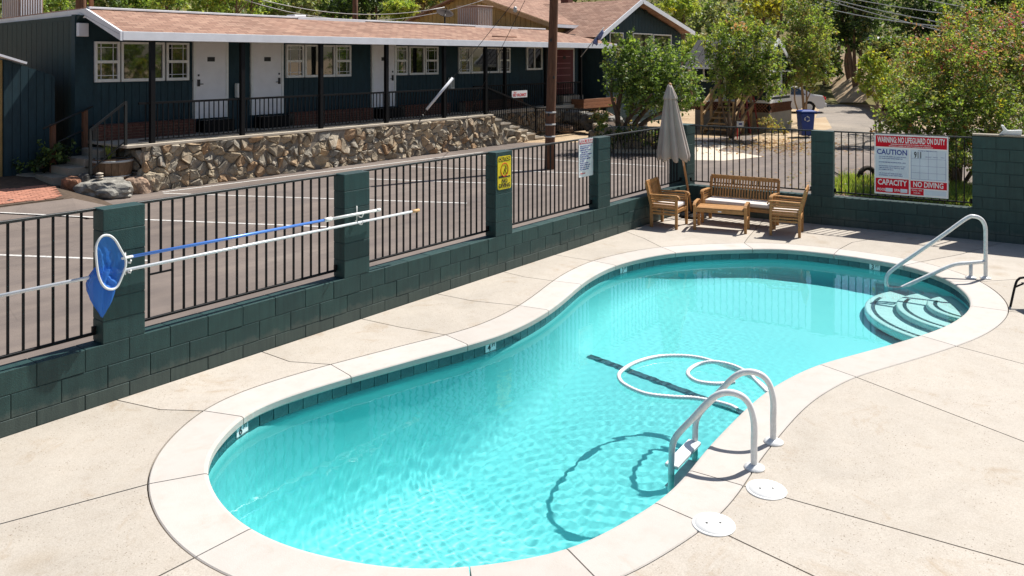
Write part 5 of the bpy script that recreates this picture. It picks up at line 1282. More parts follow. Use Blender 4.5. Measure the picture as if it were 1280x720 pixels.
# flag on the corner post
fp0, fp1 = on_y(726, 71, 10.4), on_y(755, 34, 9.6)
t = thing('furled_flag', 'faded flag furled round a slanting pole on the motel roof corner', 'flag', fp0)
b = MB(); b.tube([fp0, fp1], 0.018, 6); b.build('pole', M['galv'], t)
b = MB(); n = 10; vs = []
for k in range(n+1):
    q = fp0.lerp(fp1, 0.52+0.42*k/n); vs += [q, q+Vector((0.03*math.sin(k*2), 0.05*math.cos(k), -0.24+0.09*math.sin(k*1.4)))]
b.add(vs, [(2*k, 2*k+2, 2*k+3, 2*k+1) for k in range(n)], 0, True); o = b.build('cloth', plain('flag_cloth', (0.20, 0.22, 0.42), 0.8, 0, 0.6, 22), t); o.modifiers.new('thickness', 'SOLIDIFY').thickness = 0.01
# ------------------------------------------------------------------ things on the roof
def roofbox(name, label, cat, uL, uR, vT, vB, Y, depth, mat, ribs, mat2):
    a = at(uL, vB, Y); b_ = at(uR, vB, Y); c = at(uL, vT, Y); t = thing(name, label, cat, a); w = b_.x-a.x
    x0_, x1_, y0_, z0_, z1_ = a.x, a.x+(b_-a).length*0.75, a.y-0.2, a.z-0.3, c.z
    b = MB(); b.box(x0_, x1_, y0_, y0_+depth, z0_, z1_); b.build('cabinet', M[mat], t, 0.02)
    b = MB(); n = 9
    for k in range(n): xx = x0_+0.06+(x1_-x0_-0.12)*k/(n-1); b.box(xx-0.012, xx+0.012, y0_-0.014, y0_-0.001, z0_+0.06, z1_-0.06)
    for k in range(n): yy = y0_+0.06+(depth-0.12)*k/(n-1); b.box(x0_-0.014, x0_-0.001, yy-0.012, yy+0.012, z0_+0.06, z1_-0.06)
    b.build('louver', M[mat2], t)
    b = MB(); b.box(x0_-0.03, x1_+0.03, y0_-0.03, y0_+depth+0.03, z1_+0.001, z1_+0.05); b.build('lid', M[mat], t, 0.01); return t
roofbox('evaporative_cooler', 'ribbed tan evaporative cooler behind the motel roof beside the satellite dish', 'cooler', 592, 632, 8, 30, 34, 1.1, 'tan_metal', True, 'galv')
roofbox('roof_air_unit', 'pale ribbed air unit at the left end of the motel roof', 'air unit', 20, 58, -22, 20, 24, 1.2, 'tan_metal', True, 'trim')
p = on_y(373, 17, 12.9); t = thing('roof_vent', 'small white square vent on the ridge of the motel roof', 'roof vent', p)
b = MB(); b.box(p.x-0.22, p.x+0.22, 12.8, 13.2, 4.1, 4.36); b.build('vent_body', M['trim'], t, 0.02)
p = at(556, 26, 31.5); t = thing('satellite_dish', 'dark satellite dish on a short mast above the motel roof', 'satellite dish', p)
b = MB(); b.tube([p-Vector((0, 0, 0.5)), p+Vector((0, 0, 0.25))], 0.03, 8); b.build('mast', M['iron'], t)
b = MB(); M['darkmetal'] = plain('dark_dish', (0.045, 0.036, 0.033), 0.9, 0, 0.2, 6, 0, 0.1); dn = (FW*-0.45+RT*0.25+Vector((0, 0, 0.85))).normalized(); a1 = dn.orthogonal().normalized(); a2 = dn.cross(a1); c = p+Vector((0, 0, 0.28)); vs = [c-dn*0.07]
for r, h in ((0.15, -0.055), (0.27, -0.015), (0.34, 0.03)):
    for k in range(18): a = k*math.pi/9; vs.append(c+(a1*math.cos(a)+a2*math.sin(a))*r+dn*h)
fs = [(0, 1+k, 1+(k+1) % 18) for k in range(18)]+[(1+j*18+k, 1+j*18+(k+1) % 18, 1+(j+1)*18+(k+1) % 18, 1+(j+1)*18+k) for j in range(2) for k in range(18)]
b.add(vs, fs, 0, True); o = b.build('reflector', M['darkmetal'], t); o.modifiers.new('thickness', 'SOLIDIFY').thickness = 0.012
b = MB(); b.tube([c, c+dn*0.35-a1*0.2], 0.012, 5); b.build('feed_arm', M['iron'], t)
# ------------------------------------------------------------------ ochre house behind and green gabled house at the right
HY0 = 13.6; c0 = on_y(692, 27.5, HY0); hx, hz_ = c0.x, c0.z
rk = on_x(612, 0, hx-0.3); ry = rk.y; rz = rk.z; k_ = (rz-hz_)/(ry-HY0); ry2 = ry+1.5; rz2 = rz+k_*1.5
t = thing('ochre_house', 'ochre board house with pink shingle roof rising behind the motel', 'house', (hx, HY0, 0))
uvquad('roof', [(hx-0.35, HY0-0.3, hz_-0.3*k_), (hx+9, HY0-0.3, hz_-0.3*k_), (hx+9, ry2, rz2), (hx-0.35, ry2, rz2)], 'shingle', t, 0.08)
uvquad('roof', [(hx+9, ry2*2-HY0, hz_), (hx-0.35, ry2*2-HY0, hz_), (hx-0.35, ry2+0.01, rz2), (hx+9, ry2+0.01, rz2)], 'shingle', t, 0.08)
b = MB(); b.add([(hx, HY0, 0), (hx, 2*ry2-HY0, 0), (hx, 2*ry2-HY0, hz_-0.12), (hx, ry2, rz2-0.12), (hx, HY0, hz_-0.12)], [(0, 1, 2, 3, 4)]); b.box(hx+0.02, hx+9, HY0, HY0+0.15, 0, hz_-0.15); b.build('wall', M['ochre'], t)
b = MB(); y = HY0+0.1
while y < 2*ry2-HY0-0.3:
    zt = hz_+k_*(min(y, 2*ry2-y)-HY0)-0.14; b.box(hx-0.02, hx-0.002, y, y+0.27, 0.5, zt); y += 0.29
o = b.build('board', M['ochre'], t); o['kind'] = 'stuff'
b = MB(); b.beam((hx-0.37, HY0-0.32, hz_-0.3*k_-0.13), (hx-0.37, ry2, rz2-0.13), 0.04, 0.20); b.build('rake_board', M['pine'], t)
b = MB(); b.box(hx-0.3, hx+9, HY0-0.42, HY0-0.31, hz_-0.3*k_-0.16, hz_-0.3*k_-0.02); b.build('gutter', M['trim'], t)
lv = on_x(626, 13, hx-0.03); b = MB()
for k in range(7): b.box(hx-0.05, hx-0.021, lv.y-0.25, lv.y+0.25, lv.z-0.3+k*0.085, lv.z-0.3+k*0.085+0.06)
b.build('louver', M['ochre'], t)
ch_ = on_y(709, 4, HY0+2.6); b = MB(); b.box(ch_.x-0.22, ch_.x+0.22, HY0+2.4, HY0+2.85, hz_, ch_.z+0.7); b.build('chimney', M['brick'], t, 0.01)
GY_ = 12.0; g = lambda u, v: on_y(u, v, GY_)
t = thing('green_house', 'dark green gabled house with white trimmed windows at the right end of the motel', 'house', g(803, 150))
xl, xr = g(757, 60).x, g(850, 60).x; g2 = lambda u, v: on_y(u, v, GY_-0.6); pk_ = g2(803, -1); el = g2(748, 46); er = g2(868, 40)
b = MB(); zl = el.z+(xl-el.x)*(pk_.z-el.z)/(pk_.x-el.x)-0.15; zr_ = er.z+(er.x-xr)*(pk_.z-er.z)/(er.x-pk_.x)-0.15
F_ = [(xl, GY_, 0), (xr, GY_, 0), (xr, GY_, zr_), (pk_.x, GY_, pk_.z-0.15), (xl, GY_, zl)]; b.add(F_+[(x, 20, z) for x, y, z in F_], [(0,1,2,3,4), (9,8,7,6,5), (1,6,7,2), (0,4,9,5), (0,5,6,1)]); b.build('wall', M['teal'], t)
b = MB(); x = xl
while x < xr-0.1:
    xm = x+0.14; zt = (zl+(xm-xl)*(pk_.z-0.15-zl)/(pk_.x-xl)) if xm < pk_.x else (zr_+(xr-xm)*(pk_.z-0.15-zr_)/(xr-pk_.x)); b.box(x, x+0.285, GY_-0.022, GY_-0.002, 0.3, zt-0.06); x += 0.30
o = b.build('board', M['teal'], t); o['kind'] = 'stuff'
OV = 0.6
uvquad('roof', [(el.x, 20, el.z), (el.x, GY_-OV, el.z), (pk_.x, GY_-OV, pk_.z), (pk_.x, 20, pk_.z)], 'shingle', t, 0.07)
uvquad('roof', [(er.x, GY_-OV, er.z), (er.x, 20, er.z), (pk_.x, 20, pk_.z+0.002), (pk_.x, GY_-OV, pk_.z+0.002)], 'shingle', t, 0.07)
for e in (el, er): b = MB(); b.beam((e.x, GY_-OV-0.025, e.z-0.08), (pk_.x, GY_-OV-0.025, pk_.z-0.08), 0.04, 0.20); b.build('rake_board', M['trim'], t)
for u0, u1, v0, v1 in ((761, 778, 40, 66), (790, 814, 41, 64), (815.5, 838, 42.5, 63)):
    window(0, 0, g(u0, v1).z, g(u0, v0).z, 'one', t, GY_-0.022, g(u0, v0).x, g(u1, v0).x)
for u in (786, 797):
    p = g(u+10, 14); b = MB()
    for k in range(4): b.box(p.x-0.15, p.x+0.15, GY_-0.05, GY_-0.023, p.z-0.15+k*0.08, p.z-0.15+k*0.08+0.05)
    b.build('vent', M['teal_dark'], t)
# low shed at the far left
t = thing('dark_shed', 'dark teal lean-to shed with an ochre corner at the far left', 'shed', (5, 12.9, 0.4))
a, c = on_y(68, 95, 12.95), on_y(4, 74, 12.95); d_ = on_y(-60, 54, 12.95)
b = MB(); b.add([(c.x, 12.95, 0.3), (a.x, 12.95, 0.3), (a.x, 12.95, a.z), (c.x, 12.95, c.z), (c.x, 16, 0.3), (a.x, 16, 0.3), (a.x, 16, a.z), (c.x, 16, c.z)], [(0,1,2,3), (1,5,6,2), (3,2,6,7), (0,3,7,4), (5,4,7,6)]); b.build('wall', M['teal'], t)
b = MB(); x = c.x+0.01
while x < a.x-0.03: b.box(x, min(x+0.16, a.x), 12.928, 12.948, 0.42, c.z+(a.z-c.z)*(x-c.x)/(a.x-c.x)-0.04); x += 0.17
o = b.build('board', M['teal'], t); o['kind'] = 'stuff'
b = MB(); b.box(d_.x, c.x-0.01, 12.97, 16, 0.3, c.z-0.02); b.build('ochre_wall', M['ochre'], t)
e = on_y(31, 80, 12.85); b = MB(); b.beam((d_.x, 12.88, d_.z+0.03), (e.x, 12.88, e.z+0.02), 0.30, 0.05); b.build('roof_edge', M['trim'], t)
# ------------------------------------------------------------------ trees and shrubs
def leaves(blobs, n, size, seed, clump=0.30, per=26, droop=0.25):
    """leaf quads in tufts through a set of ellipsoids [(centre, (rx,ry,rz), weight)]; returns verts, quads, tuft id, height fraction"""
    r = np.random.RandomState(seed); wt = np.array([b[2] for b in blobs], float); wt /= wt.sum()
    nt = max(4, n//per); which = r.choice(len(blobs), nt, p=wt)
    d = r.normal(size=(nt, 3)); d /= np.linalg.norm(d, axis=1)[:, None]
    rad = r.rand(nt)**0.5
    rad *= 1+0.16*np.sin(d[:, 0]*5+seed)*np.sin(d[:, 1]*4+1)*np.sin(d[:, 2]*6)+r.normal(0, .05, nt)
    C_ = np.array([list(b[0]) for b in blobs])[which]; S_ = np.array([list(b[1]) for b in blobs])[which]
    tc = C_+d*rad[:, None]*S_; ts = clump*S_.mean(1)*(0.5+0.9*r.rand(nt))
    tid = np.repeat(np.arange(nt), per); m = len(tid)
    # each tuft is a spray of leaves along a twig that leans outwards and up
    td = d*0.7+r.normal(0, .55, (nt, 3))+np.array([0, 0, .45]); td /= np.linalg.norm(td, axis=1)[:, None]
    al = r.rand(m)**0.8
    off_ = td[tid]*((al-0.35)*2.1*ts[tid])[:, None]+r.normal(size=(m, 3))*(ts[tid]*0.24*(1.15-al*0.7))[:, None]
    c = tc[tid]+off_; out = d[tid]
    a = r.normal(size=(m, 3)); a[:, 2] -= droop; a += out*0.5; a /= np.linalg.norm(a, axis=1)[:, None]
    nn = r.normal(size=(m, 3))+np.array([0, 0, 1.1]); bb = np.cross(a, nn); bb /= np.linalg.norm(bb, axis=1)[:, None]+1e-6
    up_ = np.cross(bb, a); s = size*(0.55+0.8*r.rand(m)); L_ = s[:, None]
    v = np.stack([c, c+a*L_*.5+bb*L_*.30+up_*L_*.08, c+a*L_, c+a*L_*.5-bb*L_*.30+up_*L_*.08], 1).reshape(-1, 3)
    return v, np.arange(4*m).reshape(-1, 4), tid, tc, out
def crown(name, parent, blobs, n, size, pal, seed, clump=0.30, per=22, tip=None, sunny=0.0):
    v, q, tid, tc, out = leaves(blobs, n, size, seed, clump, per)
    r = np.random.RandomState(seed+99); names = list(pal); w = np.array([pal[k] for k in names], float); w /= w.sum()
    nt = tid.max()+1; tm = r.choice(len(names), nt, p=w); mi = tm[tid]
    swap = r.rand(len(mi)) < 0.35; mi[swap] = r.choice(len(names), swap.sum(), p=w)
    mats = [LF[k] for k in names]
    if tip:
        for tn, frac, zq in tip:
            k = len(mats); mats.append(LF[tn]); z = tc[:, 2]; th = np.quantile(z, zq); sel = (z > th) & (r.rand(nt) < frac); mk = sel[tid] & (r.rand(len(tid)) < 0.75); mi[mk] = k
    return link(name, np_mesh(name, v, q, mats, mi), parent)
def limbs(parent, base, tops, r0, mat, seed, bow=0.15):
    rr = random.Random(seed); base = Vector(base); b = MB()
    for k, tp in enumerate(tops):
        tp = Vector(tp); st_ = base+Vector((rr.uniform(-.1, .1), rr.uniform(-.1, .1), 0)); m1 = st_.lerp(tp, 0.35)+Vector((rr.uniform(-bow, bow), rr.uniform(-bow, bow), 0.1)); m2 = st_.lerp(tp, 0.7)+Vector((rr.uniform(-bow, bow), rr.uniform(-bow, bow), 0))
        P = smooth_open([st_-Vector((0, 0, 0.1)), m1, m2, tp], 4); n = len(P); b.tube(P, [r0*(1-0.8*i/(n-1)) for i in range(n)], 7)
        for j in range(4):
            q = m2.lerp(tp, rr.random()*0.6); e = q+Vector((rr.uniform(-.6, .6), rr.uniform(-.6, .6), rr.uniform(.1, .6)))*max(0.5, (tp-base).length*0.25); b.tube([q, q.lerp(e, .5)+Vector((0, 0, .05)), e], [r0*.3, r0*.2, r0*.06], 5)
    return b.build('trunk', M[mat], parent)
def ell(u, v, rw, rh, Y, dep=None, w=None):
    """ellipsoid seen at (u, v) with pixel radii, at depth Y"""
    k = Y/FOC; c = at(u, v, Y); rx = rw*k; return (c, ((dep or rx), (dep or rx), rh*k), w or rw*rh*rw)
def tree(name, label, cat, base, blobs, n, size, pal, seed, r0=0.09, nt=4, mat='bark', group=None, clump=0.30, per=22, tip=None):
    t = thing(name, label, cat, base, group); rr = random.Random(seed); tops = []
    for k in range(nt):
        c, s, _ = blobs[k % len(blobs)]; tops.append(Vector(c)+Vector((rr.uniform(-.5, .5)*s[0], rr.uniform(-.5, .5)*s[1], rr.uniform(-.1, .45)*s[2])))
    limbs(t, base, tops, r0, mat, seed); crown('crown', t, blobs, n, size, pal, seed, clump, per, tip); return t
# stone bank with the leafy tree at the right end of the porch
bk0, bk1, bk2 = on_z(742, 181), on_z(766, 190), on_z(838, 191)
sb = thing('stone_bank', 'low dark stone planter bank under the leafy tree past the stairs', 'planter bank', bk1)
stone_wall(sb, bk0.xy, bk1.xy, -0.03, 0.80, 51, 0.4, 0.26, None, 0.10); stone_wall(sb, bk1.xy, bk2.xy, -0.03, 0.85, 52, 0.4, 0.26, None, 0.10)
b = MB(); top = [(bk0.x, bk0.y), (bk1.x, bk1.y), (bk2.x, bk2.y), (bk2.x+2, bk2.y+3), (29.2, 11.9), (27.6, 11.7)]; b.prism(top, 0.0, 0.42); b.build('soil', M['soil'], sb)
b = MB(); b.beam((bk1.x-0.1, bk1.y-0.12, 0.04), (bk2.x, bk2.y-0.15, 0.04), 0.14, 0.14); b.build('kerb', M['lip'], sb)
BKG = 'rough rocks on the planter bank'
for k_, (u_, v_, w_, h_, y_, mt_, lab_) in enumerate(((742, 160, 30, 22, 10.6, 'stone_dark', 'big dark rock at the near left corner of the planter bank'), (722, 152, 34, 16, 11.5, 'stone_grey', 'grey rock below the wooden planter box'), (752, 150, 26, 13, 11.4, 'stone_tan', 'sunlit tan rock right of the grey rock below the planter box'), (768, 160, 24, 18, 10.4, 'stone_grey', 'squat grey rock on the bank left of the leafy tree trunks'), (795, 163, 30, 12, 9.6, 'stone_dark', 'low dark rock at the foot of the leafy tree'), (708, 166, 20, 12, 11.6, 'stone_tan', 'small tan rock near the lower end of the stair railing'))):
    o_ = boulder(u_, v_, w_, h_, y_, lab_, 30+k_, mt_, 'rock'); o_['category'] = 'rock'; o_['group'] = BKG
tb_ = at(776, 165, 27.6)
tree('leafy_tree', 'dense glossy green tree with several trunks behind the closed umbrella', 'tree', Vector((tb_.x, tb_.y, 0.4)),
     [ell(808, 92, 50, 40, 27.6), ell(778, 70, 28, 26, 27.4), ell(842, 100, 36, 40, 27.8), ell(806, 122, 40, 20, 27.2), ell(858, 124, 20, 20, 27.6), ell(765, 98, 16, 18, 27.2)], 10500, 0.125, dict(deep=4, mid=5, bright=2, olive=1), 61, 0.10, 6, 'bark', None, 0.30, 24)
g = on_z(730, 176, 0.5); 
def shrub(name, label, cat, blobs, n, size, pal, seed, base=None, tip=None, group=None, clump=0.35):
    c = blobs[0][0]; t = thing(name, label, cat, base or (c.x, c.y, 0), group); crown('foliage', t, blobs, n, size, pal, seed, clump, 20, tip)
    return t
shrub('ivy_clump', 'dark ivy spilling over the stone bank below the wooden planter', 'ground cover', [ell(792, 168, 26, 7, 26.2), ell(760, 172, 20, 8, 26.3), ell(820, 172, 16, 8, 26)], 1100, 0.11, dict(dark=4, deep=3, olive=2, dry=1), 62)
shrub('bright_shrub', 'small yellow green shrub on the bank beside the trunk of the leafy tree', 'shrub', [ell(753, 150, 9, 10, 27.3)], 500, 0.10, dict(bright=3, lime=3, olive=1), 63)
shrub('pale_shrub', 'bleached dry shrub in front of the wooden planter', 'shrub', [ell(748, 146, 12, 6, 27.2)], 260, 0.09, dict(grey=3, dry=3, dark=2), 64)
# crape myrtles along the drive
tree('crape_myrtle', 'tall crape myrtle with fading pink tips in front of the small house', 'tree', on_z(915, 172), [ell(930, 72, 44, 44, 31), ell(912, 100, 28, 28, 30.6), ell(954, 98, 32, 30, 31), ell(926, 40, 32, 24, 31.4), ell(958, 50, 22, 24, 31.4), ell(892, 58, 16, 22, 30.6)],
     12000, 0.12, dict(mid=4, bright=4, olive=3, deep=2, lime=1, bronze=0.5), 71, 0.05, 6, 'bark_pale', 'crape myrtles beside the drive', 0.28, 22, [('blush', 0.30, 0.86), ('lime', 0.25, 0.6)])
tree('crape_myrtle', 'slim olive crape myrtle standing beside the white car', 'tree', on_z(1006, 152), [ell(1003, 74, 34, 34, 36), ell(1008, 42, 30, 36, 37), ell(984, 92, 20, 20, 35.6), ell(1026, 90, 18, 22, 36), ell(998, 12, 24, 20, 37)],
     10500, 0.13, dict(olive=4, mid=3, bright=4, bronze=0.7, dry=0.6, lime=1), 72, 0.05, 5, 'bark_pale', 'crape myrtles beside the drive', 0.28, 22)
tree('crape_myrtle', 'huge flowering crape myrtle bush rising behind the warning sign', 'tree', on_z(1196, 232), [ell(1190, 95, 70, 60, 19.5), ell(1245, 70, 60, 55, 20.5), ell(1150, 140, 52, 38, 18.6), ell(1225, 150, 60, 44, 18.8), ell(1290, 110, 60, 60, 20), ell(1180, 190, 50, 26, 18.2), ell(1120, 158, 28, 20, 18.6), ell(1215, 28, 40, 24, 20.5), ell(1275, 30, 46, 30, 21), ell(1250, 190, 50, 26, 18.4), ell(1165, 70, 30, 26, 19.4)],
     56000, 0.075, dict(bright=5, mid=4, olive=3, lime=2.2, bronze=1.3, rust=0.4, deep=1.6), 73, 0.05, 11, 'bark_pale', 'crape myrtles beside the drive', 0.22, 22, [('pink', 0.10, 0.60), ('blush', 0.20, 0.5), ('yellow', 0.06, 0.3), ('purple', 0.02, 0.9)])
tree('young_tree', 'thin yellowing young tree on the roadside left of the big flowering bush', 'tree', on_z(1098, 172), [ell(1088, 82, 18, 18, 29), ell(1106, 104, 26, 22, 29), ell(1078, 104, 14, 14, 29)], 2600, 0.13, dict(lime=4, yellow=2, bright=3, bronze=1), 74, 0.035, 4, 'bark_pale')
shrub('dry_brush', 'tangle of dry brush on the roadside behind the young tree', 'shrub', [ell(1120, 92, 34, 18, 33), ell(1146, 88, 22, 20, 31)], 1700, 0.12, dict(olive=3, dry=3, bronze=2, grey=1), 75)
shrub('weed_patch', 'straggly weeds at the corner of the concrete base of the small house', 'weeds', [ell(962, 150, 14, 12, 33), ell(975, 158, 14, 8, 33)], 520, 0.10, dict(dry=4, olive=3, lime=1), 76)
shrub('fern_clump', 'dark ferny weeds under the wooden handrail at the left', 'weeds', [(on_y(68, 190, 12.4), (0.5, 0.4, 0.3), 1), (on_y(45, 206, 12.8), (0.5, 0.3, 0.12), 1)], 900, 0.09, dict(deep=3, dark=3, mid=2), 77)
# trees beyond the buildings
GB = 'trees beyond the buildings'
far = [(70, 0, 44, 26, 58, dict(bright=3, mid=4, lime=1), 'leafy tree far behind the pale roof air unit'),
 (165, 4, 40, 20, 62, dict(mid=4, bright=3, olive=1), 'far mid green tree between the dark brown pole and the bright green tree'),
 (258, 2, 44, 24, 60, dict(lime=3, bright=4, mid=2), 'far lime tree above the left half of the motel roof'),
 (342, 6, 40, 18, 64, dict(mid=3, olive=3, grey=1), 'far olive tree left of the white roof vent'),
 (420, 8, 40, 20, 66, dict(deep=3, mid=3, bright=1), 'far deep green tree between the roof vent and the thin brown pole'),
 (588, 0, 40, 22, 66, dict(mid=3, bright=3, yellow=1), 'far bright tree above the evaporative cooler'),
 (20, -22, 60, 52, 44, dict(mid=4, bright=3, deep=2, lime=1), 'round mid green tree behind the left end of the motel roof'),
 (205, -6, 46, 40, 46, dict(mid=4, bright=4, lime=2, deep=2), 'bright green tree behind the motel roof near its left ridge end'),
 (125, -6, 46, 44, 52, dict(deep=4, mid=3, olive=1), 'deep green tree behind the motel roof left of the bright green one'),
 (300, -4, 56, 34, 50, dict(bright=4, mid=3, rust=0.7, lime=2), 'yellowish green tree above the middle of the motel roof'),
 (385, 0, 34, 36, 52, dict(grey=3, olive=3, mid=2), 'greyish green tree above the white roof vent'),
 (455, -6, 54, 40, 58, dict(dark=4, deep=4, mid=1), 'dark shady tree behind the middle of the motel roof'),
 (500, 12, 24, 12, 44, dict(bright=4, lime=3), 'low bright green bush peeping over the motel roof left of the dish'),
 (535, -4, 40, 30, 60, dict(yellow=1, olive=3, dry=2, mid=1), 'olive and straw coloured tree behind the satellite dish'),
 (850, 14, 34, 34, 56, dict(lime=5, bright=4, yellow=1), 'vivid lime green tree right of the green house gable'),
 (890, 24, 46, 30, 66, dict(grey=4, olive=2, mid=1), 'silvery grey green tree beyond the tall crape myrtle'),
 (868, 62, 26, 22, 50, dict(lime=4, bright=4, mid=2), 'lime green bush behind the green house roof edge'),
 (960, 8, 40, 26, 58, dict(yellow=3, lime=2, olive=3, dry=1), 'golden yellow tree above the tall crape myrtle'),
 (1010, -4, 36, 30, 66, dict(grey=4, olive=3), 'pale silvery tree at the top beside the golden one'),
 (1072, 16, 56, 46, 56, dict(dark=5, deep=4, olive=1), 'big dark oak beyond the road under the power lines'),
 (1150, 26, 52, 54, 52, dict(dark=5, deep=4, mid=1), 'dark oak with visible trunk left of the flowering bush'),
 (1235, 0, 60, 50, 50, dict(deep=5, dark=3, mid=2), 'deep green tree behind the top of the flowering bush'),
 (1330, 20, 60, 80, 46, dict(deep=5, mid=3, bright=2), 'deep green tree at the right edge behind the flowering bush'),
 (1062, 40, 40, 26, 60, dict(dark=4, deep=4, mid=1), 'shady tree low on the slope left of the dark oak trunk'),
 (1108, 66, 34, 24, 48, dict(deep=3, olive=4, mid=2), 'olive shrubby tree beside the little hut under the oaks'),
 (1045, 20, 40, 34, 70, dict(mid=3, olive=3, deep=3), 'mid green tree on the slope behind the slim crape myrtle'),
 (1150, 70, 30, 30, 44, dict(deep=4, mid=3, olive=2), 'deep green small tree left of the flowering bush under the wires'),
 (720, -22, 70, 34, 72, dict(olive=3, mid=4, grey=2), 'hazy olive tree above the pink roof of the ochre house'),
 (640, -25, 60, 30, 76, dict(mid=4, deep=3, olive=1), 'mid green tree above the ochre house'),
 (-70, -10, 60, 60, 40, dict(mid=4, deep=3, bright=1), 'mid green tree past the left edge of the motel'),
 (900, -20, 60, 24, 84, dict(olive=3, mid=3, deep=3), 'far olive tree on the hillside above the silvery one'),
 (1030, 74, 26, 22, 62, dict(deep=4, dark=3, olive=2), 'dark low tree at the bend of the road above the white car')]
for k, (u, v, rw, rh, Y, pal, lab) in enumerate(far):
    rr = random.Random(200+k); bl = [ell(u, v, rw*.72, rh*.78, Y)]
    for j in range(4): bl.append(ell(u+rr.uniform(-.6, .6)*rw, v+rr.uniform(-.55, .6)*rh, rw*rr.uniform(.34, .5), rh*rr.uniform(.35, .5), Y+rr.uniform(-1, 1)))
    c = bl[0][0]; sz = max(0.14, Y*0.0048); area = rw*rh*3.14*(Y/FOC)**2
    n = int(min(9000, max(2200, area*3.6/(sz*sz*0.3))))
    gb = Vector((c.x, c.y, 0.0 if Y < 52 else (0.10*(Y-50)))); tree('background_tree', lab, 'tree', gb, bl, n, sz, pal, 300+k, 0.16, 3, 'bark', GB, 0.27, 22)
b = MB()
# dark oak trunks seen under their crowns
# thicket on the hillside: one mass nobody could count
r = np.random.RandomState(8); bl = []
for k in range(150):
    Y = r.uniform(62, 150); u = r.uniform(-120, 1400); hh = 0.10*(Y-50)+0.0012*max(0, Y-50)**2
    c = at(u, 72, Y); bl.append((Vector((c.x, c.y, hh+1.0)), (r.uniform(2.2, 4.5),)*2+(r.uniform(1.6, 3.4),), 1))
v, q, tid, tc, out = leaves(bl, 60000, 0.42, 12, 0.4, 16)
nm = ['deep', 'mid', 'dark', 'olive', 'grey', 'bright']; tm = r.choice(6, tid.max()+1, p=[.3, .25, .15, .15, .08, .07])
o = link('hillside_thicket', np_mesh('hillside_thicket', v, q, [LF[k] for k in nm], tm[tid])); tag(o, kind='stuff')
# trees that stand behind the viewer and at the right, seen only in panes and water
for k, (x, y, h) in enumerate(((22, -16, 6.5), (30, -22, 8), (12, -27, 7), (0, -26, 7.5), (42, -14, 8), (-12, -24, 7), (34, -8, 6))):
    bl = [(Vector((x, y, h*.6)), (h*.34, h*.34, h*.36), 1), (Vector((x+1.2, y-.8, h*.45)), (h*.28, h*.28, h*.26), .6), (Vector((x-1.3, y+.6, h*.5)), (h*.26, h*.26, h*.3), .6)]
    tree('garden_tree', 'garden tree outside the picture, '+('broad one past the right end of the back wall', 'tallest one farthest to the right', 'deep green one straight right of the deck', 'bright one behind the viewer', 'yellow green one beyond the crape myrtles', 'deep green one far behind on the left', 'lime one nearest the crape myrtles')[k], 'tree', Vector((x, y, 0)), bl, 2600, 0.26, [dict(mid=4, bright=3, yellow=1), dict(deep=3, mid=3, bronze=1.5), dict(bright=3, lime=2, olive=2)][k % 3], 400+k, 0.14, 3, 'bark', 'garden trees outside the picture', 0.27, 22)
# ------------------------------------------------------------------ utility poles and wires
pb_ = on_z(686.5, 211); pt_ = at(692.5, 0, 23.05); ptop = pb_+(pt_-pb_)*1.9
t = thing('utility_pole', 'tall weathered brown utility pole with three pale bands standing in the parking lot', 'utility pole', pb_)
b = MB(); n = 14; b.tube([pb_.lerp(ptop, k/(n-1))-Vector((0, 0, 0.1 if k == 0 else 0)) for k in range(n)], [0.142-0.035*k/(n-1) for k in range(n)], 16); b.build('pole', M['polewood'], t)
for v in (141, 156, 171):
    p = pb_.lerp(pt_, (211-v)/211); b = MB(); b.lathe([(0.146, -0.025), (0.148, 0.0), (0.146, 0.025)], p, 16); b.build('band', M['galv'], t)
for k in range(3): p = pb_.lerp(pt_, 0.32+0.22*k)+FW*-0.13+RT*(0.05 if k % 2 else -0.06); b = MB(); b.box(p.x-0.02, p.x+0.02, p.y-0.02, p.y+0.02, p.z-0.04, p.z+0.04); b.build('staple', M['iron'], t)
def wire(name, label, pts, r, mat='black', cat='wire', group=None):
    o = MB().tube(pts, r, 5).build(name, M[mat]); return tag(o, label, cat, group)
def span(a, b_, sag, n=12): return [a.lerp(b_, k/n)-Vector((0, 0, 4*sag*(k/n)*(1-k/n))) for k in range(n+1)]
ga = on_y(525, 150, 10.93); gt = pb_.lerp(ptop, 0.93); g0, g1 = on_y(533, 137, 10.6), on_y(566, 97.5, 10.1)
t = thing('guy_wire', 'guy wire with a pale guard tube anchored at the top of the stone wall', 'guy wire', ga)
b = MB(); b.tube([ga, g0, g1, on_y(640, 5, 8.9), on_y(700, -70, 7.6)], 0.009, 5); b.build('strand', M['iron'], t); b = MB(); b.tube([g0, g1], 0.042, 10); b.build('guard_tube', M['trim'], t)
b = MB(); b.tube([ga-Vector((0, 0, 0.15)), ga, ga.lerp(g0, 0.5)], 0.022, 6); b.build('anchor_rod', M['iron'], t)
wire('guy_wire', 'bare guy wire crossing the porch to the right of the guarded one', [on_y(585, 145, 10.93), on_y(655, 3, 8.9), on_y(690, -70, 7.6)], 0.009, 'iron', 'guy wire')
ins = on_y(644, 12, 9.2); b = MB(); b.lathe([(0.03, -0.1), (0.07, -0.05), (0.05, 0), (0.07, 0.05), (0.03, 0.1)], ins, 10); tag(b.build('insulator', M['galv']), 'pale insulator on the bare guy wire above the motel roof', 'insulator')
PG = 'power lines over the right background'
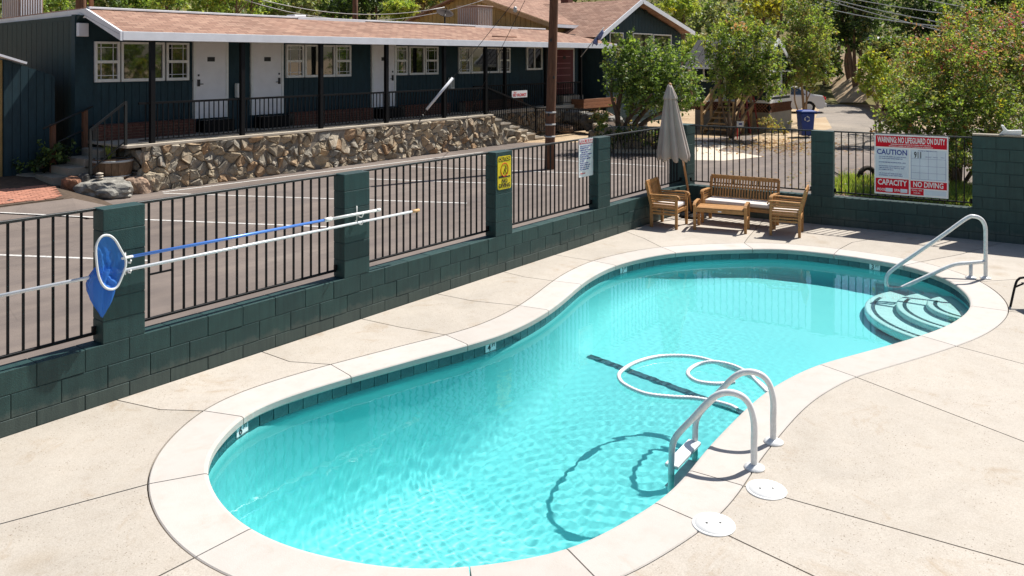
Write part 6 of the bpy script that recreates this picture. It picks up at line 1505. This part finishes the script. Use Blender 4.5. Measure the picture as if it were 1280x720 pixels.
for (a, c, s, lab) in (((1034, -1), (1182, 37), 0.10, 'lowest thick power line under the dark oaks at the upper right'), ((1070, -2), (1186, 15), 0.10, 'power line running to the top of the flowering bush'), ((1048, -1), (1182, 26), 0.12, 'power line between the lowest and the higher ones at the upper right'), ((1150, -3), (1240, 14), 0.05, 'short stretch of power line at the upper right corner'), ((1024, 6), (1116, 22), 0.15, 'thin slack cable across the dark oak crowns')):
    A, B_ = at(*a, 38), at(*c, 30); d = (B_-A); wire('power_line', lab, span(A-d*0.3, B_+d*0.5, s), 0.018, 'galv', 'power line', PG)
for (a, c, s, lab) in (((300, -8), (556, 9), 0.5, 'pale cable sagging above the motel roof towards the dish'), ((300, -2), (620, -6), 0.9, 'second pale cable sagging lower above the motel roof')):
    wire('cable', lab, span(at(*a, 30), at(*c, 33), s), 0.014, 'galv', 'cable')
p = at(444, 26, 40); t = thing('utility_pole', 'thin brown pole standing behind the middle of the motel roof', 'utility pole', (p.x, p.y, 0)); b = MB(); b.tube([(p.x, p.y, 0), (p.x, p.y, 9.5)], [0.15, 0.12], 10); b.build('pole', M['polewood'], t)
p = at(101, 20, 30); t = thing('utility_pole', 'dark brown pole with a brace behind the left ridge end of the motel', 'utility pole', (p.x, p.y, 0)); b = MB(); b.tube([(p.x, p.y, 0), (p.x, p.y, 9.5)], [0.19, 0.16], 10); b.build('pole', M['polewood'], t); q = at(114, 0, 30); b = MB(); b.beam((q.x, q.y, 4.0), (q.x, q.y, 8), 0.12, 0.12); b.build('brace', M['redwood'], t)
# ------------------------------------------------------------------ small house by the drive
CX0, CY0 = on_z(962, 166).xy; 
t = thing('small_house', 'small dark house with a grey metal roof and wooden steps beside the drive', 'house', (CX0, CY0, 0))
CX1, CY1 = CX0+2.6, CY0+3.3; z0_, z1_, z2_ = 0.82, 1.20, 2.90
RX, RYE = CX0+1.0, CY1+0.35
def cb(name, a, mat, par=None): b = MB(); b.box(*a); return b.build(name, M[mat], par or t)
cb('foundation', (CX0, CX1, CY0, CY1, -0.03, z0_), 'oldconc')
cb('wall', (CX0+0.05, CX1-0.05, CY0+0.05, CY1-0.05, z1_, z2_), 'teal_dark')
cb('base_band', (CX0+0.02, CX1, CY0+0.02, CY1, z0_, z1_), 'black')
lt_ = MB(); y = CY0
while y < CY1: lt_.beam((CX0-0.005, y, z0_), (CX0-0.005, y+0.38, z1_), 0.012, 0.035); lt_.beam((CX0-0.012, y+0.38, z0_), (CX0-0.012, y, z1_), 0.012, 0.035); y += 0.13
x = CX0
while x < CX1-0.3: lt_.beam((x, CY0-0.005, z0_), (x+0.38, CY0-0.005, z1_), 0.035, 0.012); lt_.beam((x+0.38, CY0-0.012, z0_), (x, CY0-0.012, z1_), 0.035, 0.012); x += 0.13
o = lt_.build('lattice', M['rust'], t); o['kind'] = 'stuff'
for y0, y1 in ((CY0-0.02, CY0+0.14), (CY0+1.9, CY0+2.0)): cb('corner_board', (CX0-0.02, CX0+0.12, y0, y1, z1_, z2_), 'white')
cb('skirt_board', (CX0+0.01, CX0+0.05, CY0+0.14, CY1, z1_, z1_+0.12), 'white'); cb('skirt_board', (CX0+0.12, CX1, CY0+0.01, CY0+0.05, z1_, z1_+0.14), 'white')
for k in range(2):
    xa = CX0+0.2+k*1.2; f = MB(); f.box(xa, xa+1.1, CY0+0.0, CY0+0.049, z1_+0.25, z2_-0.35); w = f.build('window', M['white'], t)
    for j in range(3): b = MB(); b.box(xa+0.05+j*0.34, xa+0.36+j*0.34, CY0-0.006, CY0-0.001, z1_+0.32, z2_-0.42); b.build('pane', M['glass'], w)
wy = on_x(888, 96, CX0).y; f = MB(); f.box(CX0-0.0, CX0+0.049, wy-0.35, wy+0.35, 2.05, 2.95); w = f.build('window', M['white'], t); b = MB(); b.box(CX0-0.006, CX0-0.001, wy-0.26, wy+0.26, 2.12, 2.88); b.build('pane', M['glass'], w)
rzp = 3.86; ym = (CY0+CY1)/2+0.6; M['metal_roof'] = plain('grey_metal_roof', (0.048, 0.044, 0.046), 0.75, 0.0, 0.25, 3)
pk2 = [(CX0-0.5, CY0-0.4), (CX1+0.4, CY0-0.4)]
EL, ER, RF = CX0-0.5, CX0+2.75, CY0+0.02
def slope(xa, za, xb, zb, y0, y1):
    b = MB(); vs = [(xa, y0, za), (xa, y1, za), (xb, y1, zb), (xb, y0, zb)]
    b.add(vs+[(x, y, z-0.07) for x, y, z in vs], [(0,1,2,3), (7,6,5,4), (0,4,5,1), (1,5,6,2), (2,6,7,3), (3,7,4,0)]); return b.build('roof', M['metal_roof'], t)
slope(EL, 2.74, RX, rzp, RF, RYE); slope(ER, 2.74, RX, rzp-0.003, RF, RYE)
sm_ = MB(); y = RF+0.1
while y < RYE: sm_.beam((EL, y, 2.76), (RX, y, rzp+0.02), 0.03, 0.035); y += 0.3
o = sm_.build('roof_seam', M['metal_roof'], t); o['kind'] = 'stuff'
cb('gutter', (EL-0.12, EL-0.005, RF, RYE, 2.60, 2.73), 'white')
for e in (EL, ER): b = MB(); b.beam((e, RF-0.03, 2.69), (RX, RF-0.03, rzp-0.05), 0.05, 0.17); b.build('rake_board', M['white'], t)
b = MB(); b.add([(CX0+0.05, CY0+0.05, z2_), (CX1-0.05, CY0+0.05, z2_), (RX, CY0+0.05, rzp-0.1), (CX0+0.05, CY0+0.15, z2_), (CX1-0.05, CY0+0.15, z2_), (RX, CY0+0.15, rzp-0.1)], [(0, 1, 2), (5, 4, 3)]); b.build('gable', M['teal'], t)
# wooden steps
SY0 = on_x(885, 150, CX0-1.6).y; SY1 = on_x(922, 150, CX0-1.6).y
if SY0 > SY1: SY0, SY1 = SY1, SY0
t = thing('wooden_steps', 'pale lumber steps with sloping handrails going up to the small house', 'steps', (CX0-1.2, (SY0+SY1)/2, 0))
nst = 6
for k in range(nst):
    x = CX0-0.10-(nst-1-k)*0.30; z = 1.25*(k+1)/nst; b = MB(); b.box(x-0.30, x-0.01, SY0, SY1, z-0.05, z); b.build('tread', M['pine'], t)
for y in (SY0-0.05, SY1+0.05):
    b = MB(); b.beam((CX0-0.1-nst*0.3, y, 0.02), (CX0-0.05, y, 1.15), 0.05, 0.24); b.build('stringer', M['pine'], t)
    for dz, w_ in ((0.95, 0.14), (0.55, 0.09)): b = MB(); b.beam((CX0-0.1-nst*0.3, y, 0.25+dz), (CX0-0.1, y, 1.25+dz), 0.05, w_); b.build('handrail', M['pine'], t)
    for f in (0.0, 0.5, 0.97): xx = CX0-0.1-nst*0.3*(1-f); b = MB(); b.box(xx-0.05, xx+0.05, y+0.03, y+0.12, 0, 1.28+f); b.build('post', M['pine'], t)
# red step ladder with a small sign
lp_ = at(932, 165, 33.2); lp_.z = 0; M['dullred'] = plain('dull_red_paint', (0.22, 0.03, 0.025), 0.6, 0, 0.2, 8)
t = thing('step_ladder', 'folded red step ladder leaning at the corner of the small house', 'step ladder', lp_)
for s_ in (-0.2, 0.2):
    b = MB(); b.beam(lp_+RT*s_, lp_+RT*s_*0.7+FW*0.5+Vector((0, 0, 1.55)), 0.05, 0.07); b.build('rail', M['dullred'], t)
    b = MB(); b.beam(lp_+RT*(s_+0.45)+FW*0.4, lp_+RT*(s_*0.7+0.32)+FW*0.5+Vector((0, 0, 1.5)), 0.05, 0.05); b.build('rail', M['dullred'], t)
for k in range(5): z = 0.25+k*0.27; b = MB(); b.beam(lp_+RT*-0.18+FW*0.5*z/1.55+Vector((0, 0, z)), lp_+RT*0.18+FW*0.5*z/1.55+Vector((0, 0, z)), 0.08, 0.03); b.build('rung', M['dullred'], t)
sp = at(921, 155, 31.3); b = MB(); b.beam(sp, sp+RT*0.26, 0.02, 0.2); o = b.build('yard_sign', M['sign_white']); tag(o, 'small white sign hung at the foot of the red ladder', 'sign')
b = MB(); b.beam(sp+RT*0.02-Vector((0, 0, 0.1)), Vector((sp.x, sp.y, 0))+RT*0.02, 0.03, 0.03); b.build('stake', M['red'], o); b = MB(); b.beam(sp+RT*0.08-FW*0.012, sp+RT*0.20-FW*0.012, 0.004, 0.07); b.build('arrow_mark', M['blue'], o)
# blue wheeled bin
bp = at(1007, 166, 32.0); bp.z = 0
t = thing('wheeled_bin', 'blue wheeled recycling bin beside the concrete base of the small house', 'bin', bp); k_ = 32.0/FOC
b = MB(); w0_, w1_ = 7.0*k_, 8.6*k_; V_ = []
for z, w in ((0.06, w0_), (0.94, w1_)):
    for sx, sy in ((-1, -1), (1, -1), (1, 1), (-1, 1)): V_.append(bp+RT*sx*w+FW*sy*w*1.05+Vector((0, 0, z)))
b.add(V_, [(3,2,1,0), (4,5,6,7), (0,1,5,4), (1,2,6,5), (2,3,7,6), (3,0,4,7)]); b.build('body', M['binblue'], t, 0.03)
b = MB(); V_ = []
for z, w in ((0.945, w1_+0.04), (1.01, w1_+0.03), (1.05, w1_*0.7)):
    for sx, sy in ((-1, -1), (1, -1), (1, 1), (-1, 1)): V_.append(bp+RT*(sx*w+0.03)+FW*sy*w*1.05+Vector((0, 0, z)))
b.add(V_, [(3,2,1,0), (8,9,10,11)]+[(j*4+a, j*4+(a+1) % 4, j*4+4+(a+1) % 4, j*4+4+a) for j in range(2) for a in range(4)]); b.build('lid', M['binblue'], t, 0.01)
b = MB(); b.tube([bp+RT*(w1_+0.02)+FW*-0.3+Vector((0, 0, 1.0)), bp+RT*(w1_+0.16)+FW*-0.3+Vector((0, 0, 0.98)), bp+RT*(w1_+0.16)+FW*0.3+Vector((0, 0, 0.98)), bp+RT*(w1_+0.02)+FW*0.3+Vector((0, 0, 1.0))], 0.02, 6); b.build('handle', M['binblue'], t)
for s_ in (-0.3, 0.3): c = bp+RT*(w0_+0.02)+FW*s_+Vector((0, 0, 0.11)); b = MB(); b.tube([c-FW*0.03, c+FW*0.03], 0.11, 14); b.build('wheel', M['black'], t)
e = MB(); c = bp+RT*-0.04-FW*(w1_*1.0+0.02)+Vector((0, 0, 0.72))
for k in range(3):
    a0_ = k*2.094+0.3; arc = [c+RT*0.09*math.cos(a0_+j*0.4)+Vector((0, 0, 0.09*math.sin(a0_+j*0.4))) for j in range(5)]; e.tube(arc, [0.018, 0.018, 0.018, 0.03, 0.004], 5)
e.build('recycling_mark', M['sign_white'], t)
# white car seen past the trees
cr = at(1030, 136, 46.5); cr.z = 0.0
t = thing('parked_car', 'white sedan parked behind the slim crape myrtle with its tail in view', 'car', cr)
cax = -RT*0.96+FW*0.28; cax.normalize(); cay = Vector((-cax.y, cax.x, 0))
if cay.dot(FW) > 0: cay = -cay                        # towards the viewer
def CP(l, w, h): return cr+cax*l+cay*w+Vector((0, 0, h))
M['carpaint'] = plain('white_car_paint', (0.68, 0.68, 0.68), 0.2, 0, 0.02); M['carpaint'].node_tree.nodes['Principled BSDF'].inputs['Coat Weight'].default_value = 0.6
prof = [(0.0,0.45),(0.02,0.72),(0.10,0.92),(0.55,0.98),(1.0,1.22),(1.35,1.40),(1.9,1.45),(2.5,1.40),(3.0,1.15),(3.25,0.98),(4.2,0.86),(4.5,0.70),(4.55,0.40),(4.5,0.25),(4.1,0.22)]
def arch(cx): return [(cx+0.36*math.cos(a), 0.30+0.36*math.sin(a)) for a in np.linspace(0, math.pi, 9)]
low = [(x, z) for x, z in prof]+[(4.05, 0.22)]+arch(3.68)+[(3.25, 0.2), (1.3, 0.2)]+arch(0.85)+[(0.4, 0.22), (0.1, 0.26)]
n = len(low); vs = []
for w in (0.88, 0.0, -0.88):
    for l, h in low: tw = 1.0-(0.22*max(0, h-0.9)/0.55); vs.append(CP(l, w*tw, h+(0.03 if w == 0 and h > 0.9 else 0)))
fs = [(j*n+a, j*n+(a+1) % n, (j+1)*n+(a+1) % n, (j+1)*n+a) for j in range(2) for a in range(n)]
tri = tessellate_polygon([[Vector((l, h, 0)) for l, h in low]]); fs += [tuple(x) for x in tri]+[tuple(i+2*n for i in x[::-1]) for x in tri]
b = MB(); b.add(vs, fs); o = b.build('body', M['carpaint'], t)
for l in (0.85, 3.68):
    for w in (0.80, -0.80):
        b = MB(); b.tube([CP(l, w-0.09, 0.32), CP(l, w+0.09, 0.32)], 0.32, 20); wh = b.build('wheel', M['black'], t); b = MB(); b.tube([CP(l, w-0.1, 0.32), CP(l, w+0.10, 0.32)], 0.19, 12); b.build('rim', M['alu'], wh)
for gl in ([(1.02,1.0),(1.38,1.34),(1.85,1.38),(1.85,1.0)], [(1.92,1.0),(1.92,1.38),(2.48,1.33),(2.95,1.05),(3.0,1.0)]):
    b = MB(); vs = [CP(l, 0.885*(1-0.22*max(0, h-0.9)/0.55)+0.004, h) for l, h in gl]; b.add(vs+[v-cay*0.02 for v in vs], [tuple(range(len(gl))), tuple(range(2*len(gl)-1, len(gl)-1, -1))]); b.build('side_window', M['glass'], t)
b = MB(); vs = [CP(0.60, 0.62, 1.01), CP(0.60, -0.62, 1.01), CP(1.18, -0.56, 1.345), CP(1.18, 0.56, 1.345)]; vs = [v-cax*0.02+Vector((0, 0, 0.02)) for v in vs]; b.add(vs, [(0, 1, 2, 3)]); b.build('rear_window', M['glass'], t)
for s_ in (0.66, -0.66): b = MB(); b.beam(CP(-0.015, s_-0.17, 0.80), CP(-0.015, s_+0.17, 0.80), 0.05, 0.15); b.build('tail_light', M['red'], t)
b = MB(); b.beam(CP(-0.03, -0.8, 0.45), CP(-0.03, 0.8, 0.45), 0.10, 0.20); b.build('bumper', M['carpaint'], t, 0.02); b = MB(); b.beam(CP(-0.02, -0.2, 0.66), CP(-0.02, 0.2, 0.66), 0.02, 0.12); b.build('licence_plate', M['sign_pale'], t)
# far right roadside pieces
p = at(1091, 97, 34); t = thing('utility_pedestal', 'pale rounded utility pedestal on the bank behind the young tree', 'pedestal', p)
b = MB(); k_ = 34/FOC; b.lathe([(4.5*k_, -0.3), (4.5*k_, 10*k_), (3.8*k_, 12.5*k_), (1.5*k_, 13.5*k_)], p, 14); b.build('housing', M['trim'], t); b = MB(); q = p-FW*4.6*k_; b.beam(q+Vector((0, 0, 1*k_)), q+Vector((0, 0, 8*k_)), 4*k_, 0.02); b.build('door', M['white'], t)
p = at(1101, 66, 54); t = thing('garden_hut', 'little grey hut with a pale roof among the dark oaks', 'hut', (p.x, p.y, p.z-2)); k_ = 54/FOC
b = MB(); b.box(p.x-0.7, p.x+0.7, p.y-0.6, p.y+0.6, p.z-2.0, p.z+0.6); b.build('wall', M['galv'], t)
b = MB(); b.prism([(p.x-0.9, p.z+0.6), (p.x+0.9, p.z+0.6), (p.x, p.z+1.05)], p.y-0.8, p.y+0.8, 0, 'y'); b.build('roof', M['trim'], t)
# bank of bare earth beside the road
bp_ = [at(1022, 128, 60), at(1078, 128, 50), at(1100, 112, 42), at(1165, 110, 36), at(1150, 84, 46), at(1090, 86, 58), at(1062, 62, 72), at(1036, 64, 80)]
b = MB(); b.add([tuple(v) for v in bp_], [(0, 1, 5, 6, 7), (1, 2, 3, 4, 5)]); tag(b.build('earth_bank', M['dirt']), kind='structure')
p = on_z(1084, 228); t = thing('old_tyre', 'dark worn tyre standing half sunk in the lawn behind the far fence', 'tyre', p)
b = MB(); c = p+Vector((0, 0, 0.12)); b.tube([c+RT*0.24*math.cos(a)+FW*0.1*math.cos(a)+Vector((0, 0, 0.24*math.sin(a))) for a in np.linspace(0, 2*math.pi, 20, endpoint=False)], 0.06, 8, True); b.build('tread', plain('worn_rubber', (0.035, 0.024, 0.018), 0.95, 0, 0.5, 20, 0.5), t)
tag(MB().tube(smooth_open([on_z(1040, 214)+Vector((0, 0, .02)), on_z(1056, 223)+Vector((0, 0, .03)), on_z(1076, 224)+Vector((0, 0, .05)), on_z(1084, 226)+Vector((0, 0, .06))], 5), 0.018, 6).build('garden_hose', M['black']), 'black garden hose lying across the lawn edge to the old tyre', 'hose')
b = MB(); p = bw(5.55, 0.10); c = Vector((p[0], p[1], 1.79)); pr_ = [(-0.16, 0.0), (0.16, 0.0), (0.17, 0.09), (-0.04, 0.075), (-0.10, 0.16), (-0.135, 0.16), (-0.10, 0.07)]
vs = [c+BD.to_3d()*x*1.0+Vector((0, 0, z))+Vector((0.99, 0.12, 0))*o_ for o_ in (-0.05, 0.05) for x, z in pr_]; n = len(pr_)
b.add(vs, [list(range(n)), list(range(2*n-1, n-1, -1))]+[(i, (i+1) % n, n+(i+1) % n, n+i) for i in range(n)]); o = b.build('wall_ornament', M['plastic_white'], None, 0.008); tag(o, 'small white ornament sitting on top of the solid wall at the right', 'ornament')
